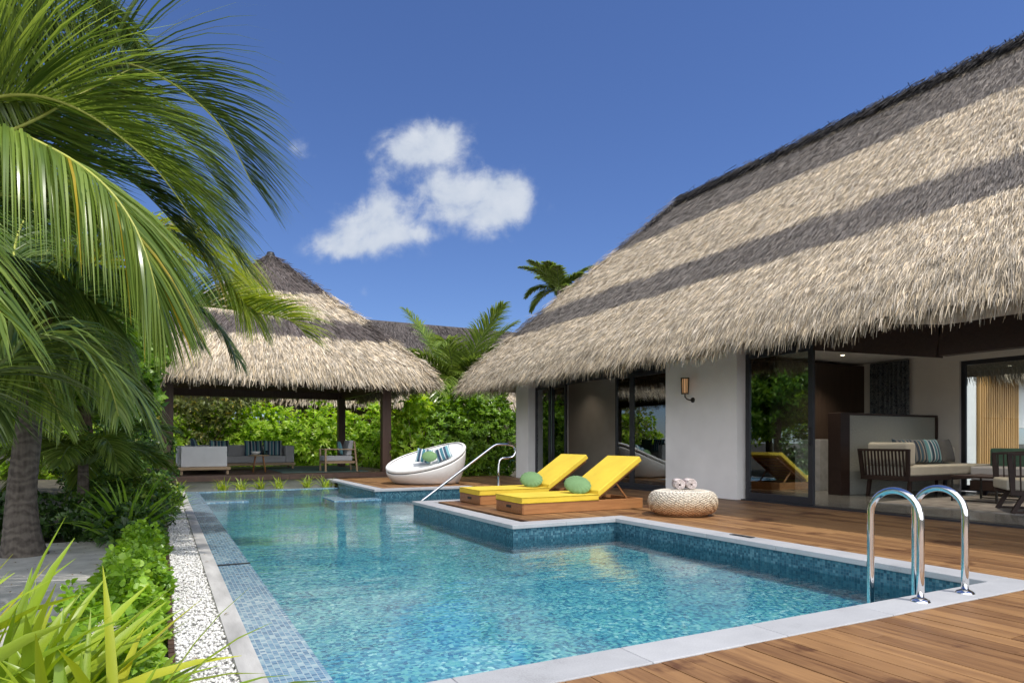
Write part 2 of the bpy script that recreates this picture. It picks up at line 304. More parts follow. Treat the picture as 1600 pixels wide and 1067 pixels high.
MT['blackcap'] = thatchmat('ridge_cap_thatch', [(-1, 3)], dark=(.022, .02, .022))
# leaves
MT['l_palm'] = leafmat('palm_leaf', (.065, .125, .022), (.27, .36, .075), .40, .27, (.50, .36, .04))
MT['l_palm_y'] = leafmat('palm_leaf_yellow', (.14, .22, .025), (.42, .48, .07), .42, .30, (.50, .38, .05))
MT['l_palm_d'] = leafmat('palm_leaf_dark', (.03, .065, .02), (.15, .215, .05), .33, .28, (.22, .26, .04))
MT['l_hedge'] = leafmat('hedge_leaf', (.17, .33, .02), (.48, .68, .07), .50, .35, (.64, .74, .18))
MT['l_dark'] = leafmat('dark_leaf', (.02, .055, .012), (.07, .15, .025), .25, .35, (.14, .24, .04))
MT['l_mid'] = leafmat('mid_leaf', (.08, .18, .015), (.26, .45, .04), .35, .35, (.26, .40, .06))
MT['l_olive'] = leafmat('olive_leaf', (.10, .14, .03), (.26, .30, .09), .3, .5, (.45, .38, .05))
MT['l_cover'] = leafmat('ground_cover_leaf', (.10, .23, .02), (.30, .50, .05), .35, .33, (.36, .52, .08))
MT['l_lily'] = leafmat('lily_leaf', (.15, .26, .018), (.37, .47, .045), .35, .36, (.55, .48, .05))
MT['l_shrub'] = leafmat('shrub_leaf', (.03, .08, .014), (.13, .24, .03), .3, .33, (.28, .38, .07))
MT['twig'] = plain('twig', (.10, .07, .045), .9, nscale=20, nvar=.3)
# ---------------------------------------------------------------- mesh helpers
def worldloc(o):
    v = Vector((0, 0, 0))
    while o is not None: v += o.location; o = o.parent
    return v
def link(name, me, m, parent=None, world=True):
    o = bpy.data.objects.new(name, me); COL.objects.link(o)
    for x in (m if isinstance(m, (list, tuple)) else [m]): me.materials.append(x)
    if parent is not None:
        o.parent = parent
        if world:
            me.transform(Matrix.Translation(-worldloc(parent)))
    return o
def tag(o, label=None, cat=None, group=None, kind=None):
    if label: o['label'] = label
    if cat: o['category'] = cat
    if group: o['group'] = group
    if kind: o['kind'] = kind
    return o
def thing(name, label, cat, loc=(0, 0, 0), rz=0, group=None):
    o = bpy.data.objects.new(name, None); COL.objects.link(o); o.location = loc; o.rotation_euler = (0, 0, rz); o.empty_display_size = .2
    return tag(o, label, cat, group)
def recenter(o, loc):
    o.data.transform(Matrix.Translation(-Vector(loc))); o.location = loc; return o
class MB:
    def __init__(s): s.v = []; s.f = []; s.t = []
    def add(s, vs, fs, tint=None):
        b = len(s.v); s.v += [tuple(v) for v in vs]; s.f += [tuple(b+i for i in f) for f in fs]
        tt = tint if tint is not None else random.random(); s.t += [tt]*len(vs); return s
    def box(s, x0, x1, y0, y1, z0, z1, tint=None):
        return s.add([(x0, y0, z0), (x1, y0, z0), (x1, y1, z0), (x0, y1, z0), (x0, y0, z1), (x1, y0, z1), (x1, y1, z1), (x0, y1, z1)],
                     [(0, 3, 2, 1), (4, 5, 6, 7), (0, 1, 5, 4), (1, 2, 6, 5), (2, 3, 7, 6), (3, 0, 4, 7)], tint)
    def bar(s, a, b, w, h, up=(0, 0, 1), tint=None):
        a, b = Vector(a), Vector(b); d = (b-a).normalized(); sd = d.cross(Vector(up))
        if sd.length < 1e-4: sd = d.cross(Vector((1, 0, 0)))
        sd.normalize(); u = sd.cross(d).normalized(); vs = []
        for p in (a, b):
            for i, j in ((-1, -1), (1, -1), (1, 1), (-1, 1)): vs.append(p+sd*(i*w/2)+u*(j*h/2))
        return s.add(vs, [(0, 1, 2, 3), (7, 6, 5, 4), (0, 4, 5, 1), (1, 5, 6, 2), (2, 6, 7, 3), (3, 7, 4, 0)], tint)
    def tube(s, pts, r, n=12, cap=True, tint=None):
        pts = [Vector(p) for p in pts]; rs = r if isinstance(r, (list, tuple)) else [r]*len(pts); vs = []; fs = []
        ref = None
        for i, p in enumerate(pts):
            t = (pts[min(i+1, len(pts)-1)]-pts[max(i-1, 0)]).normalized()
            if ref is None: ref = t.orthogonal().normalized()
            ref = (ref-t*ref.dot(t)).normalized(); bi = t.cross(ref)
            for k in range(n):
                a = 2*math.pi*k/n; vs.append(p+(ref*math.cos(a)+bi*math.sin(a))*rs[i])
        for i in range(len(pts)-1):
            for k in range(n): fs.append((i*n+k, i*n+(k+1) % n, (i+1)*n+(k+1) % n, (i+1)*n+k))
        if cap: fs.append(tuple(range(n))[::-1]); fs.append(tuple((len(pts)-1)*n+k for k in range(n)))
        return s.add(vs, fs, tint)
    def lathe(s, prof, n=32, c=(0, 0, 0), fn=None, tint=None):
        vs = []; fs = []
        for i, (r, z) in enumerate(prof):
            for k in range(n):
                a = 2*math.pi*k/n; rr, zz = (r, z) if fn is None else fn(r, z, a, i/(len(prof)-1))
                vs.append((c[0]+rr*math.cos(a), c[1]+rr*math.sin(a), c[2]+zz))
        for i in range(len(prof)-1):
            for k in range(n): fs.append((i*n+k, i*n+(k+1) % n, (i+1)*n+(k+1) % n, (i+1)*n+k))
        return s.add(vs, fs, tint)
    def build(s, name, m, parent=None, world=True, smooth=False, bevel=0, seg=2):
        me = bpy.data.meshes.new(name); me.from_pydata(s.v, [], s.f); me.update()
        a = me.color_attributes.new('tint', 'FLOAT_COLOR', 'POINT')
        arr = np.zeros((len(s.v), 4), np.float32); t = np.array(s.t, np.float32)
        arr[:, 0] = t; arr[:, 1] = (t*7.13) % 1; arr[:, 2] = (t*3.77) % 1; arr[:, 3] = 1; a.data.foreach_set('color', arr.ravel())
        if smooth:
            me.polygons.foreach_set('use_smooth', [True]*len(me.polygons))
        o = link(name, me, m, parent, world)
        if bevel:
            b = o.modifiers.new('bevel', 'BEVEL'); b.width = bevel; b.segments = seg; b.limit_method = 'ANGLE'; b.angle_limit = R(40)
        return o
def npmesh(name, V, F, tint, m, parent=None, smooth=False, world=True, midx=None):
    me = bpy.data.meshes.new(name); F = np.asarray(F, np.int32); k = F.shape[1]
    me.vertices.add(len(V)); me.vertices.foreach_set('co', np.asarray(V, np.float32).ravel())
    me.loops.add(F.size); me.loops.foreach_set('vertex_index', F.ravel())
    me.polygons.add(len(F)); me.polygons.foreach_set('loop_start', np.arange(0, F.size, k, dtype=np.int32)); me.polygons.foreach_set('loop_total', np.full(len(F), k, np.int32))
    if smooth: me.polygons.foreach_set('use_smooth', np.ones(len(F), bool))
    a = me.color_attributes.new('tint', 'FLOAT_COLOR', 'POINT'); t4 = np.ones((len(V), 4), np.float32); t4[:, :tint.shape[1]] = tint
    a.data.foreach_set('color', t4.ravel())
    if midx is not None: me.polygons.foreach_set('material_index', np.asarray(midx, np.int32))
    me.update(calc_edges=True); me.validate()
    return link(name, me, m, parent, world)
def nrm(a): return a/np.maximum(np.linalg.norm(a, axis=-1, keepdims=True), 1e-9)
def strips(C, S, tint):
    """C (n,k,3) centre lines, S (n,k,3) half width vectors, tint (n,3) -> verts, quads, tints"""
    n, k, _ = C.shape; V = np.stack([C-S, C+S], 2).reshape(n*k*2, 3)
    b = (np.arange(n)*k*2)[:, None]+(np.arange(k-1)*2)[None, :]; b = b.reshape(-1)
    F = np.stack([b, b+1, b+3, b+2], 1); T = np.repeat(tint, k*2, 0); return V, F, T
def join(parts):
    Vs = []; Fs = []; Ts = []; o = 0
    for V, F, T in parts: Vs.append(V); Fs.append(F+o); Ts.append(T); o += len(V)
    return np.concatenate(Vs), np.concatenate(Fs), np.concatenate(Ts)
def leaves(C, D, L, W, tint, nref=None, bend=.15, rnd_=False):
    """leaf blades at C pointing along D, length L, width W"""
    n = len(C); D = nrm(D); ref = nrm(RNG.normal(size=(n, 3))+np.array([0, 0, 1.3])) if nref is None else nref
    S = nrm(np.cross(D, ref)); up = nrm(np.cross(S, D)); L = L[:, None]; W = W[:, None]/2
    if rnd_:
        pts = [C, C+D*L*.3+up*L*bend*.7, C+D*L*.62+up*L*bend, C+D*L*.88+up*L*bend*.6, C+D*L]; ws = [S*W*.12, S*W*.62, S*W, S*W*.78, S*W*.3]
        return strips(np.stack(pts, 1), np.stack(ws, 1), tint)
    pts = [C, C+D*L*.45+up*L*bend, C+D*L]
    ws = [S*W*.25, S*W, S*W*.12]
    return strips(np.stack(pts, 1), np.stack(ws, 1), tint)
# ---------------------------------------------------------------- thatch roofs
def thatch(face, n, Lb=(.22, .5), wd=(.007, .013), drop=.2, seed=0, tmax=1.0, lift=.05, ulim=(0, 1), hang=0, hl=(.18, .42)):
    A, B, C, D = [np.array(p, float) for p in face]         # eave A-B, top C (over A) - D (over B)
    r = np.random.default_rng(seed)
    def P(u, t):
        u = u[:, None]; t = t[:, None]; q = (A*(1-u)+B*u)*(1-t)+(C*(1-u)+D*u)*t
        q = q.copy(); q[:, 2] -= (drop*np.clip((.10-t)/.10, 0, 1)**2)[:, 0]; return q
    w0, w1 = np.linalg.norm(B-A), np.linalg.norm(D-C)
    u = r.uniform(*ulim, n*2); t = r.uniform(-.0, tmax, n*2); keep = r.uniform(size=n*2) < (w0+(w1-w0)*t)/w0
    u, t = u[keep][:n], t[keep][:n]; n = len(u); cs = r.uniform(size=n) < .45
    sl_ = np.linalg.norm((C+D-A-B)/2); nc = max(8, int(sl_/.24)); tq = (np.floor(t*nc)+.5)/nc+r.normal(0, .10, n)/nc+.008*np.sin(u*60); t = np.where(cs, np.clip(tq, 0, tmax), t)
    p = P(u, t); dn = nrm(P(u, t-.02)-p+np.where((t < .02)[:, None], np.array([0, 0, -.02]), 0)); al = nrm(B-A)[None, :]
    nm = nrm(np.cross(al, -dn)); nm = nm*np.sign(nm[:, 2:3]+1e-9)
    L = r.uniform(*Lb, n)[:, None]; lat = r.normal(0, .15, n)[:, None]+.05
    d = nrm(dn+al*lat)
    c0 = p+nm*r.uniform(0, lift*.5, n)[:, None]; c2 = c0+d*L+nm*(r.uniform(-.01, lift, n)*np.where(cs, 1.6, .8))[:, None]; c1 = (c0+c2)/2+nm*.012
    ws = r.uniform(*wd, n)[:, None]; sd = nrm(np.cross(d, nm+r.normal(0, .45, (n, 3))))
    tin = np.stack([r.uniform(size=n)**1.0, t-.5*L[:, 0]/7*0, r.uniform(size=n)], 1)
    parts = [strips(np.stack([c0, c1, c2], 1), np.stack([sd*ws*.7, sd*ws, sd*ws*.35], 1), tin)]
    if hang:
        m_ = hang; u = r.uniform(*ulim, m_); inn = r.uniform(0, 1, m_); t = .0+.05*inn; p = P(u, t)
        outd = nrm(np.array([[*(A+B-C-D)[:2], 0]]))
        p = p-outd*(.26*r.uniform(0, 1, m_)[:, None])+np.array([0, 0, -.03])
        d = nrm(np.array([[0, 0, -1.0]])+outd*(.12+.35*r.uniform(0, 1, m_)[:, None])+al*r.normal(0, .07, m_)[:, None])
        L = r.uniform(*hl, m_)[:, None]*(1+.25*np.sin(u*97)[:, None]*np.sin(u*31+1)[:, None]); ws = r.uniform(*wd, m_)[:, None]*1.0
        sd = nrm(al+r.normal(0, .5, (m_, 3))); c0 = p; c2 = p+d*L; c1 = (c0+c2)/2+outd*.01
        tin = np.stack([r.uniform(size=m_), np.full(m_, .0), r.uniform(size=m_)], 1)
        parts.append(strips(np.stack([c0, c1, c2], 1), np.stack([sd*ws, sd*ws, sd*ws*.5], 1), tin))
    # under-layer
    gu, gt = np.meshgrid(np.linspace(0, 1, 61), np.concatenate([np.linspace(0, .12, 7), np.linspace(.14, 1, 22)]))
    gp = P(gu.ravel(), gt.ravel()); h, w_ = gu.shape; i = (np.arange(h-1)[:, None]*w_+np.arange(w_-1)[None, :]).ravel()
    F = np.stack([i, i+1, i+w_+1, i+w_], 1)
    parts.append((gp, F, np.stack([np.full(h*w_, .25), gt.ravel(), np.full(h*w_, .5)], 1)))
    return parts
def ridge_blades(a, b, n, L, spread, seed=0, tintg=.9, wd=.012, updir=.15):
    r = np.random.default_rng(seed); a, b = np.array(a), np.array(b); s = r.uniform(size=n)[:, None]; p = a*(1-s)+b*s+r.normal(0, .05, (n, 3))
    ax = nrm((b-a)[None, :]); sd = nrm(np.cross(ax, [[0, 0, 1.]]))*np.where(r.uniform(size=n) < .5, -1, 1)[:, None]
    d = nrm(sd*spread+np.array([[0, 0, -1.]])+ax*r.normal(0, .35, n)[:, None]+np.array([[0, 0, 1.]])*r.uniform(0, updir*3, n)[:, None])
    Ln = (L*r.uniform(.5, 1.2, n))[:, None]; w_ = nrm(np.cross(d, r.normal(size=(n, 3))))*wd
    return strips(np.stack([p, p+d*Ln*.5, p+d*Ln], 1), np.stack([w_, w_, w_*.4], 1), np.stack([r.uniform(size=n), np.full(n, tintg), r.uniform(size=n)], 1))
def hip_roof(name, x0, x1, y0, y1, ze, zr, axis, mats, parent, dens, hangd, drop=.2, Lb=(.22, .5), wd=(.007, .013), under_in=.35, faces='SNWE', hl=(.18, .42), lift=.05):
    hw = (x1-x0)/2 if axis == 'y' else (y1-y0)/2
    cx, cy = (x0+x1)/2, (y0+y1)/2
    if axis == 'y': r0, r1 = (cx, y0+hw, zr), (cx, y1-hw, zr)
    else: r0, r1 = (x0+hw, cy, zr), (x1-hw, cy, zr)
    e = [(x0, y0, ze), (x1, y0, ze), (x1, y1, ze), (x0, y1, ze)]
    if axis == 'y': fc = {'S': (e[0], e[1], r0, r0), 'E': (e[1], e[2], r0, r1), 'N': (e[2], e[3], r1, r1), 'W': (e[3], e[0], r1, r0)}
    else: fc = {'S': (e[0], e[1], r0, r1), 'E': (e[1], e[2], r1, r1), 'N': (e[2], e[3], r1, r0), 'W': (e[3], e[0], r0, r0)}
    parts = []
    for i, k in enumerate(fc):
        f = fc[k]; w_ = np.linalg.norm(np.array(f[1])-np.array(f[0])); d_ = dens if k in faces else dens*.25
        sl = math.hypot(hw, zr-ze); wt = np.linalg.norm(np.array(f[3])-np.array(f[2]))
        parts += thatch(f, int((w_+wt)/2*sl*d_), Lb, wd, drop, 17*i+3, lift=lift, hang=int(w_*hangd*(1 if k in faces else .5)), hl=hl)
    for (a, b) in ((e[0], r0), (e[1], r0 if axis == 'y' else r1), (e[2], r1), (e[3], r1 if axis == 'y' else r0)):
        a = np.array(a, float); b = np.array(b, float); r = np.random.default_rng(5); n = int(np.linalg.norm(b-a)*dens*.35); s = r.uniform(size=n)
        p = a*(1-s)[:, None]+b*s[:, None]; p[:, 2] -= drop*np.clip((.1-s)/.1, 0, 1)**2; p += r.normal(0, .06, (n, 3)); d = nrm((a-b)[None, :]+r.normal(0, .22, (n, 3))*np.linalg.norm(a-b)+0)
        L = r.uniform(*Lb, n)[:, None]; w2 = nrm(np.cross(d, r.normal(size=(n, 3))))*r.uniform(*wd, n)[:, None]
        parts.append(strips(np.stack([p, p+d*L*.5, p+d*L], 1), np.stack([w2*.7, w2, w2*.4], 1), np.stack([r.uniform(size=n), s, r.uniform(size=n)], 1)))
    V, F, T = join(parts); o = npmesh(name, V, F, T, mats[0], parent)
    # soffit, a closed underside set in below the thatch
    k = under_in; mb = MB(); za = ze-.10
    zi = lambda q: (q[0], q[1], q[2]-.30)
    ee = [(x0+k, y0+k, za), (x1-k, y0+k, za), (x1-k, y1-k, za), (x0+k, y1-k, za)]
    rr0, rr1 = zi(r0), zi(r1); vs = ee+[rr0, rr1]
    fs = [(0, 1, 4), (1, 2, 5, 4), (2, 3, 5), (3, 0, 4, 5)] if axis == 'y' else [(0, 1, 5, 4), (1, 2, 5), (2, 3, 4, 5), (3, 0, 4)]
    mb.add(vs, fs); mb.build('soffit', MT['underthatch'], parent)
    return o, r0, r1, e
# ================================================================ GROUND
def flat(name, quads, z, m, kind='structure'):
    mb = MB()
    for (x0, x1, y0, y1) in quads: mb.add([(x0, y0, z), (x1, y0, z), (x1, y1, z), (x0, y1, z)], [(0, 1, 2, 3)])
    return tag(mb.build(name, m), kind=kind)
flat('ground', [(-400, .12, -400, 800), (5.6, 400, -400, 800), (.12, 5.6, -400, 2.3), (.12, 5.6, 17.75, 800)], -.26, MT['soil'])
flat('sand', [(-3.2, -.45, 2.5, 9.6)], -.215, MT['sand'])
# pool basin
WZ = -.18
XL, XR, YN, YF = .74, 5.26, 2.61, 16.95
pool = MB(); zb = -.345
outline = [(XL, YN), (XR, YN), (XR, 7.04), (3.73, 7.04), (3.73, 10.62), (5.95, 10.62), (5.95, 13.65), (3.95, 13.65), (3.95, YF), (XL, YF)]
n = len(outline); vs = [(x, y, zb) for x, y in outline]+[(x, y, -.052) for x, y in outline]
def poolfloor():
    mb = MB()
    for (x0, x1, y0, y1) in [(XL, XR, YN, 7.04), (XL, 3.73, 7.04, 10.62), (XL, 5.95, 10.62, 13.65), (XL, 3.95, 13.65, YF)]:
        mb.add([(x0, y0, zb), (x1, y0, zb), (x1, y1, zb), (x0, y1, zb)], [(0, 1, 2, 3)])
    return mb.build('pool_floor', MT['poolfloor'])
tag(poolfloor(), kind='structure')
mb = MB()
for i in range(n):
    a, b = i, (i+1) % n
    if i == n-1: continue                       # left side is the overflow wall, built below
    if i == n-2: continue
    mb.add([vs[a], vs[b], vs[n+b], vs[n+a]], [(0, 1, 2, 3)])
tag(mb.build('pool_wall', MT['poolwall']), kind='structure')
# steps in the recess by the handrail
mb = MB()
for k in range(2): mb.box(4.6+.5*k, 5.95, 10.63, 13.64, zb+.002*k, -.29+.05*k)
tag(mb.build('pool_steps', MT['poolwall']), kind='structure')
# overflow ledge left and far end
mb = MB(); mb.box(.455, XL, 1.5, YF+.25, -.6, -.168); mb.box(XL+.001, 3.949, YF, YF+.25, -.6, -.170)
tag(mb.build('pool_ledge', MT['ledge']), kind='structure')
mb = MB(); mb.box(.45, XL+.005, 6.79, 6.83, -.166, -.160); tag(mb.build('ledge_channel', MT['black']), kind='structure')
mb = MB(); mb.box(XL+.002, 1.5, 13.95, 14.3, zb, -.164); mb.box(3.0, 3.948, 13.2, 13.6, zb, -.166); mb.box(3.0, 3.3, 13.6, 14.3, zb, -.167); mb.box(1.5, 3.0, 13.95, 14.3, zb, -.26)
tag(mb.build('spa_wall', MT['ledge']), kind='structure')
# edge stone on the overflow side and its bed
mb = MB(); y = 1.5
while y < 17.0: mb.box(.337, .452, y, y+.897, -.4, -.155); y += .9
tag(mb.build('edge_kerb', MT['edge']), kind='structure')
# water sheet
mb = MB(); ST = [(XL, XR, YN, 7.04), (XL, 3.73, 7.04, 10.62), (XL, 5.95, 10.62, 13.65), (XL, 3.95, 13.65, YF)]
for (x0, x1, y0, y1) in ST: mb.add([(x0, y0, WZ), (x1, y0, WZ), (x1, y1, WZ), (x0, y1, WZ)], [(0, 1, 2, 3)])
tag(mb.build('pool_water', MT['water']), kind='structure')
# coping slabs
def slabs(mb, x0, x1, y0, y1, along, L=.6, z0=-.05, z1=0.0):
    a, b = (x0, x1) if along == 'x' else (y0, y1); k = max(1, round((b-a)/L)); st = (b-a)/k
    for i in range(k):
        p, q = a+i*st, a+(i+1)*st-.003
        if along == 'x': mb.box(p, q, y0, y1, z0, z1)
        else: mb.box(x0, x1, p, q, z0, z1)
mb = MB(); o_ = .02
slabs(mb, .2, XR+.26, 2.36, 2.61, 'x', .9)
slabs(mb, XR-o_, XR+.26, 2.612, 7.04+.24, 'y', .9)
slabs(mb, 3.73-o_, XR-.022, 7.02, 7.28, 'x', .9)
slabs(mb, 3.73-o_, 3.97, 7.282, 10.40, 'y', .9)
slabs(mb, 3.73-o_, 5.94, 10.402, 10.64, 'x', .9)
slabs(mb, 5.93, 6.17, 10.402, 13.87, 'y', .9)
slabs(mb, 3.95-o_, 5.928, 13.63, 13.87, 'x', .9)
slabs(mb, 3.95-o_, 4.18, 13.872, 18.2, 'y', .9)
tag(mb.build('pool_coping', MT['coping'], bevel=.006, seg=2), kind='structure')
mb = MB(); mb.box(5.40, 5.47, 4.93, 5.22, .001, .006); recenter(tag(mb.build('skimmer_slot', MT['black']), 'thin dark slot cover set in the pale coping by the wicker ottoman side', 'drain cover'), (5.43, 5.07, .001))
# decks: boards along Y with gaps
def boards(name, regs, m, bw=.13, gap=.006, z=-.004, th=.03, along='y', maxlen=2.6, parent=None):
    mb = MB()
    xs0 = min(r[0] for r in regs); xs1 = max(r[1] for r in regs); k = 0; x = xs0
    while x < xs1-.01:
        xe = min(x+bw-gap, xs1)
        for (a0, a1, b0, b1) in regs:
            if x >= a0-1e-4 and x < a1-.02:
                y = b0-random.random()*0
                while y < b1-.01:
                    ye = min(b1, y+maxlen*random.uniform(.7, 1.3) if (b1-y) > maxlen*1.3 else b1)
                    dz = random.uniform(-.0015, .0015)
                    if along == 'y': mb.box(x, min(xe, a1), y, ye-.003, z-th, z+dz)
                    else: mb.box(y, ye-.003, x, min(xe, a1), z-th, z+dz)
                    y = ye
        x += bw
    return mb.build(name, m, parent)
tag(boards('pool_deck', [(-.2, 5.52, -4, 2.355), (5.52, 9.0, -4, 7.28), (3.975, 6.2, 7.285, 10.398), (6.2, 9.0, 7.28, 18.2), (4.185, 6.2, 13.875, 18.2)], MT['deck']), kind='structure')
mb = MB()
for q in [(-.2, 5.5, -4, 2.34), (5.54, 9.0, -4, 7.28), (4.0, 6.2, 7.3, 10.38), (6.2, 9.0, 7.28, 18.2), (4.2, 6.2, 13.9, 18.2)]: mb.box(*q, -.25, -.06)
tag(mb.build('deck_base', MT['black']), kind='structure')
# white pebbles
def pebbles():
    n = 12500; c = np.stack([RNG.uniform(.065, .335, n), RNG.uniform(1.7, 13.5, n), RNG.uniform(-.20, -.172, n)], 1)
    th = RNG.uniform(0, 6.28, n); base = np.array([[1, 0, 0], [0, 1, 0], [-1, 0, 0], [0, -1, 0], [0, 0, 1], [0, 0, -1], [.7, .7, .45], [-.7, .7, .4], [.7, -.7, .45], [-.7, -.7, .4]])[:6]
    s = RNG.uniform(.008, .018, n)[:, None, None]*np.stack([RNG.uniform(.7, 1.3, n), RNG.uniform(.7, 1.3, n), RNG.uniform(.5, .8, n)], 1)[:, None, :]
    v = base[None]*s; cs, sn = np.cos(th)[:, None], np.sin(th)[:, None]
    v = np.stack([v[..., 0]*cs-v[..., 1]*sn, v[..., 0]*sn+v[..., 1]*cs, v[..., 2]], 2)+RNG.normal(0, .0015, (n, 6, 3))+c[:, None, :]
    F = np.array([(0, 1, 4), (1, 2, 4), (2, 3, 4), (3, 0, 4), (1, 0, 5), (2, 1, 5), (3, 2, 5), (0, 3, 5)]); F = (F[None]+np.arange(n)[:, None, None]*6).reshape(-1, 3)
    return npmesh('pebbles', v.reshape(-1, 3), F, np.ones((n*6, 3))*.5, MT['pebble'], smooth=False)
tag(pebbles(), kind='stuff')
flat('pebble_bed', [(.06, .337, 1.5, 14.2)], -.192, MT['pebblebed'])
mb = MB()
for k in range(150): mb.box(.028, .06, 1.5+k*.085, 1.5+k*.085+.06, -.25, -.165)
tag(mb.build('bed_edging', MT['darkboard']), kind='structure')
# ================================================================ MAIN VILLA
villa = thing('villa', 'long white villa with huge sloping thatched roof along the right deck', 'house', (11.5, 8, 0))
hip_roof('roof', 7.25, 15.75, -6.0, 16.9, 2.62, 7.05, 'y', [MT['thatch']], villa, 2300, 800, faces='W', Lb=(.10, .28), wd=(.0026, .0055), lift=.026, hl=(.10, .25))
V, F, T = join([ridge_blades((11.5, -1.7, 7.06), (11.5, 12.7, 7.06), 26000, .34, 1.3, 3, .5, .006, .05), ridge_blades((11.5, 12.65, 7.02), (10.9, 13.3, 6.4), 1600, .32, 1.3, 4, .5, .006, .05)])
npmesh('ridge_cap', V, F, T, MT['blackcap'], villa)
mb = MB(); mb.box(8.72, 9.35, 8.26, 10.08, 0, 2.9); mb.build('wall', MT['plaster'], villa, bevel=.004)
mb = MB(); mb.box(8.72, 9.20, 15.60, 16.29, 0, 2.9); mb.build('wall', MT['plaster'], villa, bevel=.004)
mb = MB(); mb.box(9.2, 14.4, 16.05, 16.28, 0, 2.9); mb.build('wall', MT['plaster'], villa)
mb = MB(); mb.box(14.2, 14.4, 7.6, 16.05, .0, 2.78); mb.box(14.2, 14.4, -5, 2.6, 0, 2.78); mb.box(14.2, 14.4, 2.6, 7.6, 2.62, 2.78); mb.build('back_wall', MT['inwall'], villa)
mb = MB(); mb.box(9.0, 14.19, -5.1, -4.9, 0, 2.78); mb.build('wall', MT['plaster'], villa)
mb = MB(); mb.box(9.36, 14.19, 9.64, 9.80, 0.02, 2.72); mb.build('wood_panel_wall', MT['panelwood'], villa)
mb = MB(); mb.box(8.78, 14.4, -5, 16.28, 2.72, 2.79) if False else mb.box(9.0, 14.4, -5, 16.28, 2.785, 2.85); mb.build('ceiling', MT['ceiling'], villa)
mb = MB(); mb.box(8.99, 14.2, -4.9, 16.05, -.1, .012); mb.build('floor', MT['floor'], villa)
mb = MB(); mb.box(8.80, 8.985, -4.9, 8.24, -.05, .02); mb.box(8.80, 8.985, 10.1, 15.58, -.05, .02); mb.build('door_track', MT['frame'], villa)
# fascia beams
mb = MB(); mb.bar((8.95, 6.9, 2.63), (8.95, 5.0, 2.30), .16, .42, tint=.5); mb.build('roof_beam', MT['espresso'], villa)
mb = MB(); mb.box(8.87, 9.03, -4.9, 5.0, 2.11, 2.5, .5); mb.build('roof_beam', MT['espresso'], villa)
mb = MB(); mb.box(9.0, 9.15, 10.1, 15.58, 2.45, 2.9); mb.build('lintel', MT['frame'], villa)
mb = MB(); mb.box(9.0, 9.15, 6.7, 8.24, 2.5, 2.9); mb.build('lintel', MT['frame'], villa)
mb = MB()
for (x, y) in ((10.6, 8.6), (12.0, 8.6)): mb.lathe([(.0, 2.775), (.04, 2.775), (.045, 2.784)], 12, (x, y, 0))
dl = mat('downlight_glow'); t_ = dl.node_tree; em = N(t_, 'ShaderNodeEmission', inp={0: (1, .85, .6, 1), 1: 4}); out(dl, em.outputs[0])
for (x, y) in ((10.9, 8.3), (12.4, 8.9), (12.6, 6.4), (10.9, 5.6), (12.4, 3.6), (9.9, 12.0), (9.7, 14.9)):  # last two discs belong to the added bedroom lights
    mb = MB(); mb.lathe([(.0, 2.772), (.03, 2.772), (.04, 2.783)], 12, (x, y, 0)); mb.build('downlight', dl, villa)
for i, (x, y) in enumerate(((10.9, 8.3), (12.4, 8.9), (12.6, 6.4), (10.9, 5.6), (12.4, 3.6), (9.9, 12.0), (9.7, 14.9))):  # last two are unseen, added to brighten the bedroom and its curtain
    sp_ = bpy.data.lights.new('downlight_lamp', 'SPOT'); sp_.energy = 110 if i < 5 else 16; sp_.spot_size = R(110); sp_.spot_blend = .8; sp_.color = (1, .86, .68); sp_.shadow_soft_size = .04
    so2 = bpy.data.objects.new('downlight_lamp', sp_); COL.objects.link(so2); so2.location = (x, y, 2.76)
# glass panels in frames: panel(y0,y1) at plane x
def door_panel(x, y0, y1, z1, parent, fw=.07, name='sliding_door', z0=.02, handle=False, gm='glass'):
    mb = MB(); t = .05
    mb.box(x, x+t, y0, y0+fw, z0, z1); mb.box(x, x+t, y1-fw, y1, z0, z1); mb.box(x+.001, x+t-.001, y0+fw, y1-fw, z0, z0+fw*1.3); mb.box(x+.001, x+t-.001, y0+fw, y1-fw, z1-fw, z1)
    fr = mb.build(name, MT['frame'], parent, bevel=.004)
    mb = MB(); mb.box(x+.02, x+.028, y0+fw-.005, y1-fw+.005, z0+fw, z1-fw+.005); mb.build('pane', MT[gm], fr)
    if handle:
        mb = MB(); mb.tube([(x-.0, y0+fw/2, .95), (x-.04, y0+fw/2, .97), (x-.04, y0+fw/2, 1.2), (x, y0+fw/2, 1.22)], .01, 8); mb.build('handle', MT['black'], fr)
    return fr
door_panel(8.86, 6.86, 8.20, 2.5, villa, .09, handle=True)
for (a, b, x) in ((14.83, 15.58, 8.93), (14.15, 14.83, 8.99), (11.42, 12.0, 8.93), (10.10, 11.42, 8.93)): door_panel(x, a, b, 2.46, villa, .07, 'glass_panel')
door_panel(14.22, 5.2, 7.58, 2.62, villa, .09, 'back_window', gm='clearglass')
door_panel(14.22, 2.62, 5.2, 2.62, villa, .09, 'back_window', gm='clearglass')
